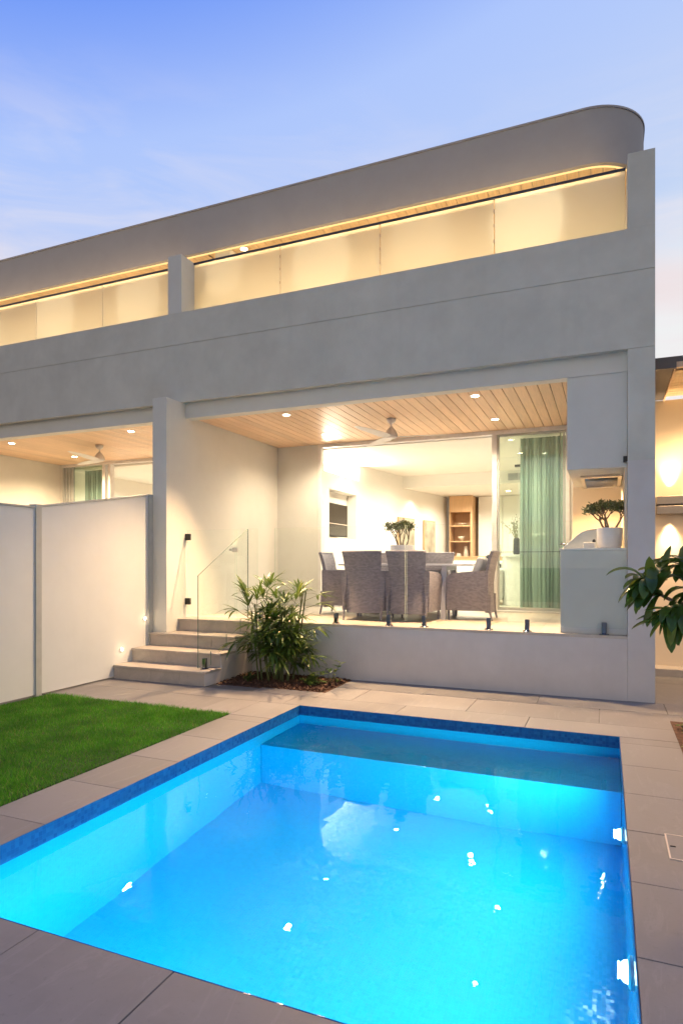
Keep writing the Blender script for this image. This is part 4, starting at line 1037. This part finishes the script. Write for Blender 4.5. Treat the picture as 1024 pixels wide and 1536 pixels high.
# bed at the right edge
bed2 = MB().box(.535, 1.5, 5.3, 6.42, -.02, .006); struct(bed2.build('right_garden_bed', M['mulch']))
t = thing('dark_shrub', 'dark leafed shrub at the right edge of the paving beside the pool', 'shrub', (.70, 5.75, 0)); a_ = MB(); s_ = MB()
for k in range(60):
    a = rr.uniform(0, 6.28); e = rr.uniform(.2, 1.4); d = Vector((math.cos(a)*math.cos(e), math.sin(a)*math.cos(e), math.sin(e)))
    b0 = Vector((rr.uniform(.62, .9), rr.uniform(5.4, 6.2), 0)); p1 = b0+d*rr.uniform(.05, .14); s_.tube([b0, p1], [.004, .002], 4)
    for j in range(5):
        b_ = rr.uniform(0, 6.28); strip_leaf(a_, p1, Vector((math.cos(b_), math.sin(b_), rr.uniform(-.1,.9))), .06, .014, .4, 3)
s_.build('stems', M['stem'], t); a_.build('foliage', M['treeleaf'], t)
# tree at the right edge
tr = thing('broadleaf_tree', 'small tree with long glossy drooping leaves reaching in from the right edge', 'tree', (1.25, 5.0, 0))
tk = MB(); lf = MB()
tk.tube([(1.25, 5.0, 0), (1.22, 4.95, .5), (1.15, 4.85, .95), (1.0, 4.7, 1.08), (.75, 4.52, 1.13), (.52, 4.38, 1.16), (.36, 4.32, 1.22), (.27, 4.3, 1.27)], [.05, .045, .035, .024, .018, .014, .011, .009], 8)
tk.tube([(1.15, 4.85, .95), (1.1, 4.8, 1.4), (.95, 4.7, 1.6), (.72, 4.6, 1.62)], [.03, .025, .018, .012], 8)
tk.tube([(.75, 4.52, 1.13), (.58, 4.46, 1.26), (.43, 4.42, 1.38)], [.014, .011, .008], 8)
tk.tube([(1.1, 4.8, 1.4), (1.2, 4.7, 1.8), (1.15, 4.5, 2.0)], [.022, .016, .01], 8)
tk.tube([(.52, 4.38, 1.16), (.44, 4.30, 1.19), (.38, 4.2, 1.14)], [.010, .009, .007], 8)
tk.tube([(.60, 4.6, 1.62), (.52, 4.62, 1.68)], [.03, .022], 8)
tk.build('trunk', M['bark'], tr, smooth=True)
clusters = [((.32, 4.24, 1.10), (-.4, -.3, -.6), 12), ((.20, 4.28, 1.36), (-.8, -.1, .4), 12), ((.24, 4.28, 1.30), (-.8, -.2, .6), 15), ((.30, 4.34, 1.42), (-.5, -.2, .8), 14), ((.43, 4.42, 1.48), (-.3, -.3, .9), 14), ((.36, 4.2, 1.16), (-.5, -.4, -.3), 13), ((.47, 4.32, 1.28), (-.1, -.7, .3), 13),
            ((.60, 4.52, 1.64), (-.8, -.2, .3), 13), ((.62, 4.45, 1.42), (.2, -.6, .5), 14), ((.55, 4.3, 1.12), (.2, -.5, -.2), 11), ((.92, 4.6, 1.45), (0, -.5, .8), 14), ((1.15, 4.5, 2.0), (0, -.3, 1), 16), ((1.3, 4.9, 1.7), (.6, 0, .6), 14)]
for c, ax, n in clusters:
    c = Vector(c); ax = Vector(ax).normalized(); s1 = ax.cross(Vector((0,0,1))).normalized(); s2 = ax.cross(s1)
    for k in range(n):
        a = k*2.4+rr.uniform(-.3,.3); sp = rr.uniform(.4, 1.8); d = (ax*.75+(s1*math.cos(a)+s2*math.sin(a))*sp).normalized()
        p0 = c - ax*rr.uniform(0, .10)
        strip_leaf(lf, p0, d, rr.uniform(.16, .25), rr.uniform(.026, .038), rr.uniform(.5, 2.6), 8, .22)
lf.build('crown', M['treeleaf'], tr, smooth=True)

# ------------------------------------------------------------------ sky
w = bpy.data.worlds.new('World'); scn.world = w; w.use_nodes = True
nt = w.node_tree
for n in list(nt.nodes): nt.nodes.remove(n)
out = nt.nodes.new('ShaderNodeOutputWorld'); bg = N(nt, 'ShaderNodeBackground', Strength=1.0)
tc = N(nt, 'ShaderNodeTexCoord'); sep = N(nt, 'ShaderNodeSeparateXYZ'); nt.links.new(tc.outputs['Generated'], sep.inputs[0])
sky = N(nt, 'ShaderNodeTexSky', sky_type='NISHITA'); sky.sun_disc = False; sky.sun_elevation = R(1.5); sky.sun_rotation = R(200)
skm = mixc(nt, 1.0, sky.outputs[0], (.12, .12, .12), 'MULTIPLY')
tx = N(nt, 'ShaderNodeMath', operation='MULTIPLY_ADD'); nt.links.new(sep.outputs[0], tx.inputs[0]); tx.inputs[1].default_value = -.25; nt.links.new(sep.outputs[2], tx.inputs[2])
tsh = N(nt, 'ShaderNodeMath', operation='SUBTRACT'); nt.links.new(tx.outputs[0], tsh.inputs[0]); tsh.inputs[1].default_value = .075
front = ramp(nt, tsh.outputs[0], [(0.0, (.93, .90, .84)), (0.26, (.88, .90, .92)), (0.38, (.56, .68, .93)), (0.60, (.43, .58, 1.0)), (0.70, (.19, .35, .96)), (0.86, (.08, .18, .60)), (1.0, (.06, .14, .5))])
back = ramp(nt, sep.outputs[2], [(0.0, (1.0, .80, .56)), (0.22, (.92, .78, .60)), (0.5, (.50, .50, .54)), (0.75, (.13, .22, .52)), (1.0, (.06, .14, .50))])
az = N(nt, 'ShaderNodeMapRange'); nt.links.new(sep.outputs[1], az.inputs[0]); az.inputs[1].default_value = -.35; az.inputs[2].default_value = .45
grad = mixc(nt, az.outputs[0], back, front)
mp = N(nt, 'ShaderNodeMapping'); mp.inputs['Scale'].default_value = (1.6, 1.6, 7.0); nt.links.new(tc.outputs['Generated'], mp.inputs[0])
cn = noise(nt, mp.outputs[0], 2.3, 7, 0.6, 0.5)
lowf = N(nt, 'ShaderNodeMapRange'); nt.links.new(sep.outputs[2], lowf.inputs[0]); lowf.inputs[1].default_value = .62; lowf.inputs[2].default_value = .25
cm = N(nt, 'ShaderNodeMath', operation='MULTIPLY'); nt.links.new(ramp(nt, cn, [(0.42, (0,0,0)), (0.62, (.85,.85,.85))]), cm.inputs[0]); nt.links.new(lowf.outputs[0], cm.inputs[1])
cl_ = mixc(nt, cm.outputs[0], grad, (.90, .83, .86))
tot = mixc(nt, 0.02, cl_, skm)
bandn = noise(nt, mp.outputs[0], 1.1, 5, 0.55, 0.3)
zb_ = ramp(nt, sep.outputs[2], [(.22, (0,0,0)), (.30, (1,1,1)), (.37, (1,1,1)), (.44, (0,0,0))])
pk = N(nt, 'ShaderNodeMath', operation='MULTIPLY'); nt.links.new(ramp(nt, bandn, [(.45, (0,0,0)), (.62, (.7,.7,.7))]), pk.inputs[0]); nt.links.new(zb_, pk.inputs[1])
tot = mixc(nt, pk.outputs[0], tot, (.86, .74, .75))
nt.links.new(tot, bg.inputs[0]); nt.links.new(bg.outputs[0], out.inputs[0])

# ------------------------------------------------------------------ camera (level, shifted like the architectural photograph)
cd = bpy.data.cameras.new('camera'); cam = bpy.data.objects.new('camera', cd); COL.objects.link(cam)
cam.location = (0, 0, 1.45); cam.rotation_euler = (R(90), 0, R(22.791))
cd.sensor_fit = 'VERTICAL'; cd.sensor_height = 36; cd.lens = 943.656/1536*36
cd.shift_y = (843.075-768)/1536; cd.shift_x = 0.0; cd.clip_end = 1000
scn.camera = cam
scn.view_settings.view_transform = 'Standard'; scn.view_settings.look = 'None'; scn.view_settings.exposure = 0; scn.view_settings.gamma = 1
c = scn.cycles
c.use_denoising = True; c.max_bounces = 10; c.diffuse_bounces = 5; c.glossy_bounces = 4; c.transmission_bounces = 6; c.transparent_max_bounces = 16
c.sample_clamp_indirect = 10.0; c.caustics_reflective = False; c.caustics_refractive = True; c.blur_glossy = 0.5
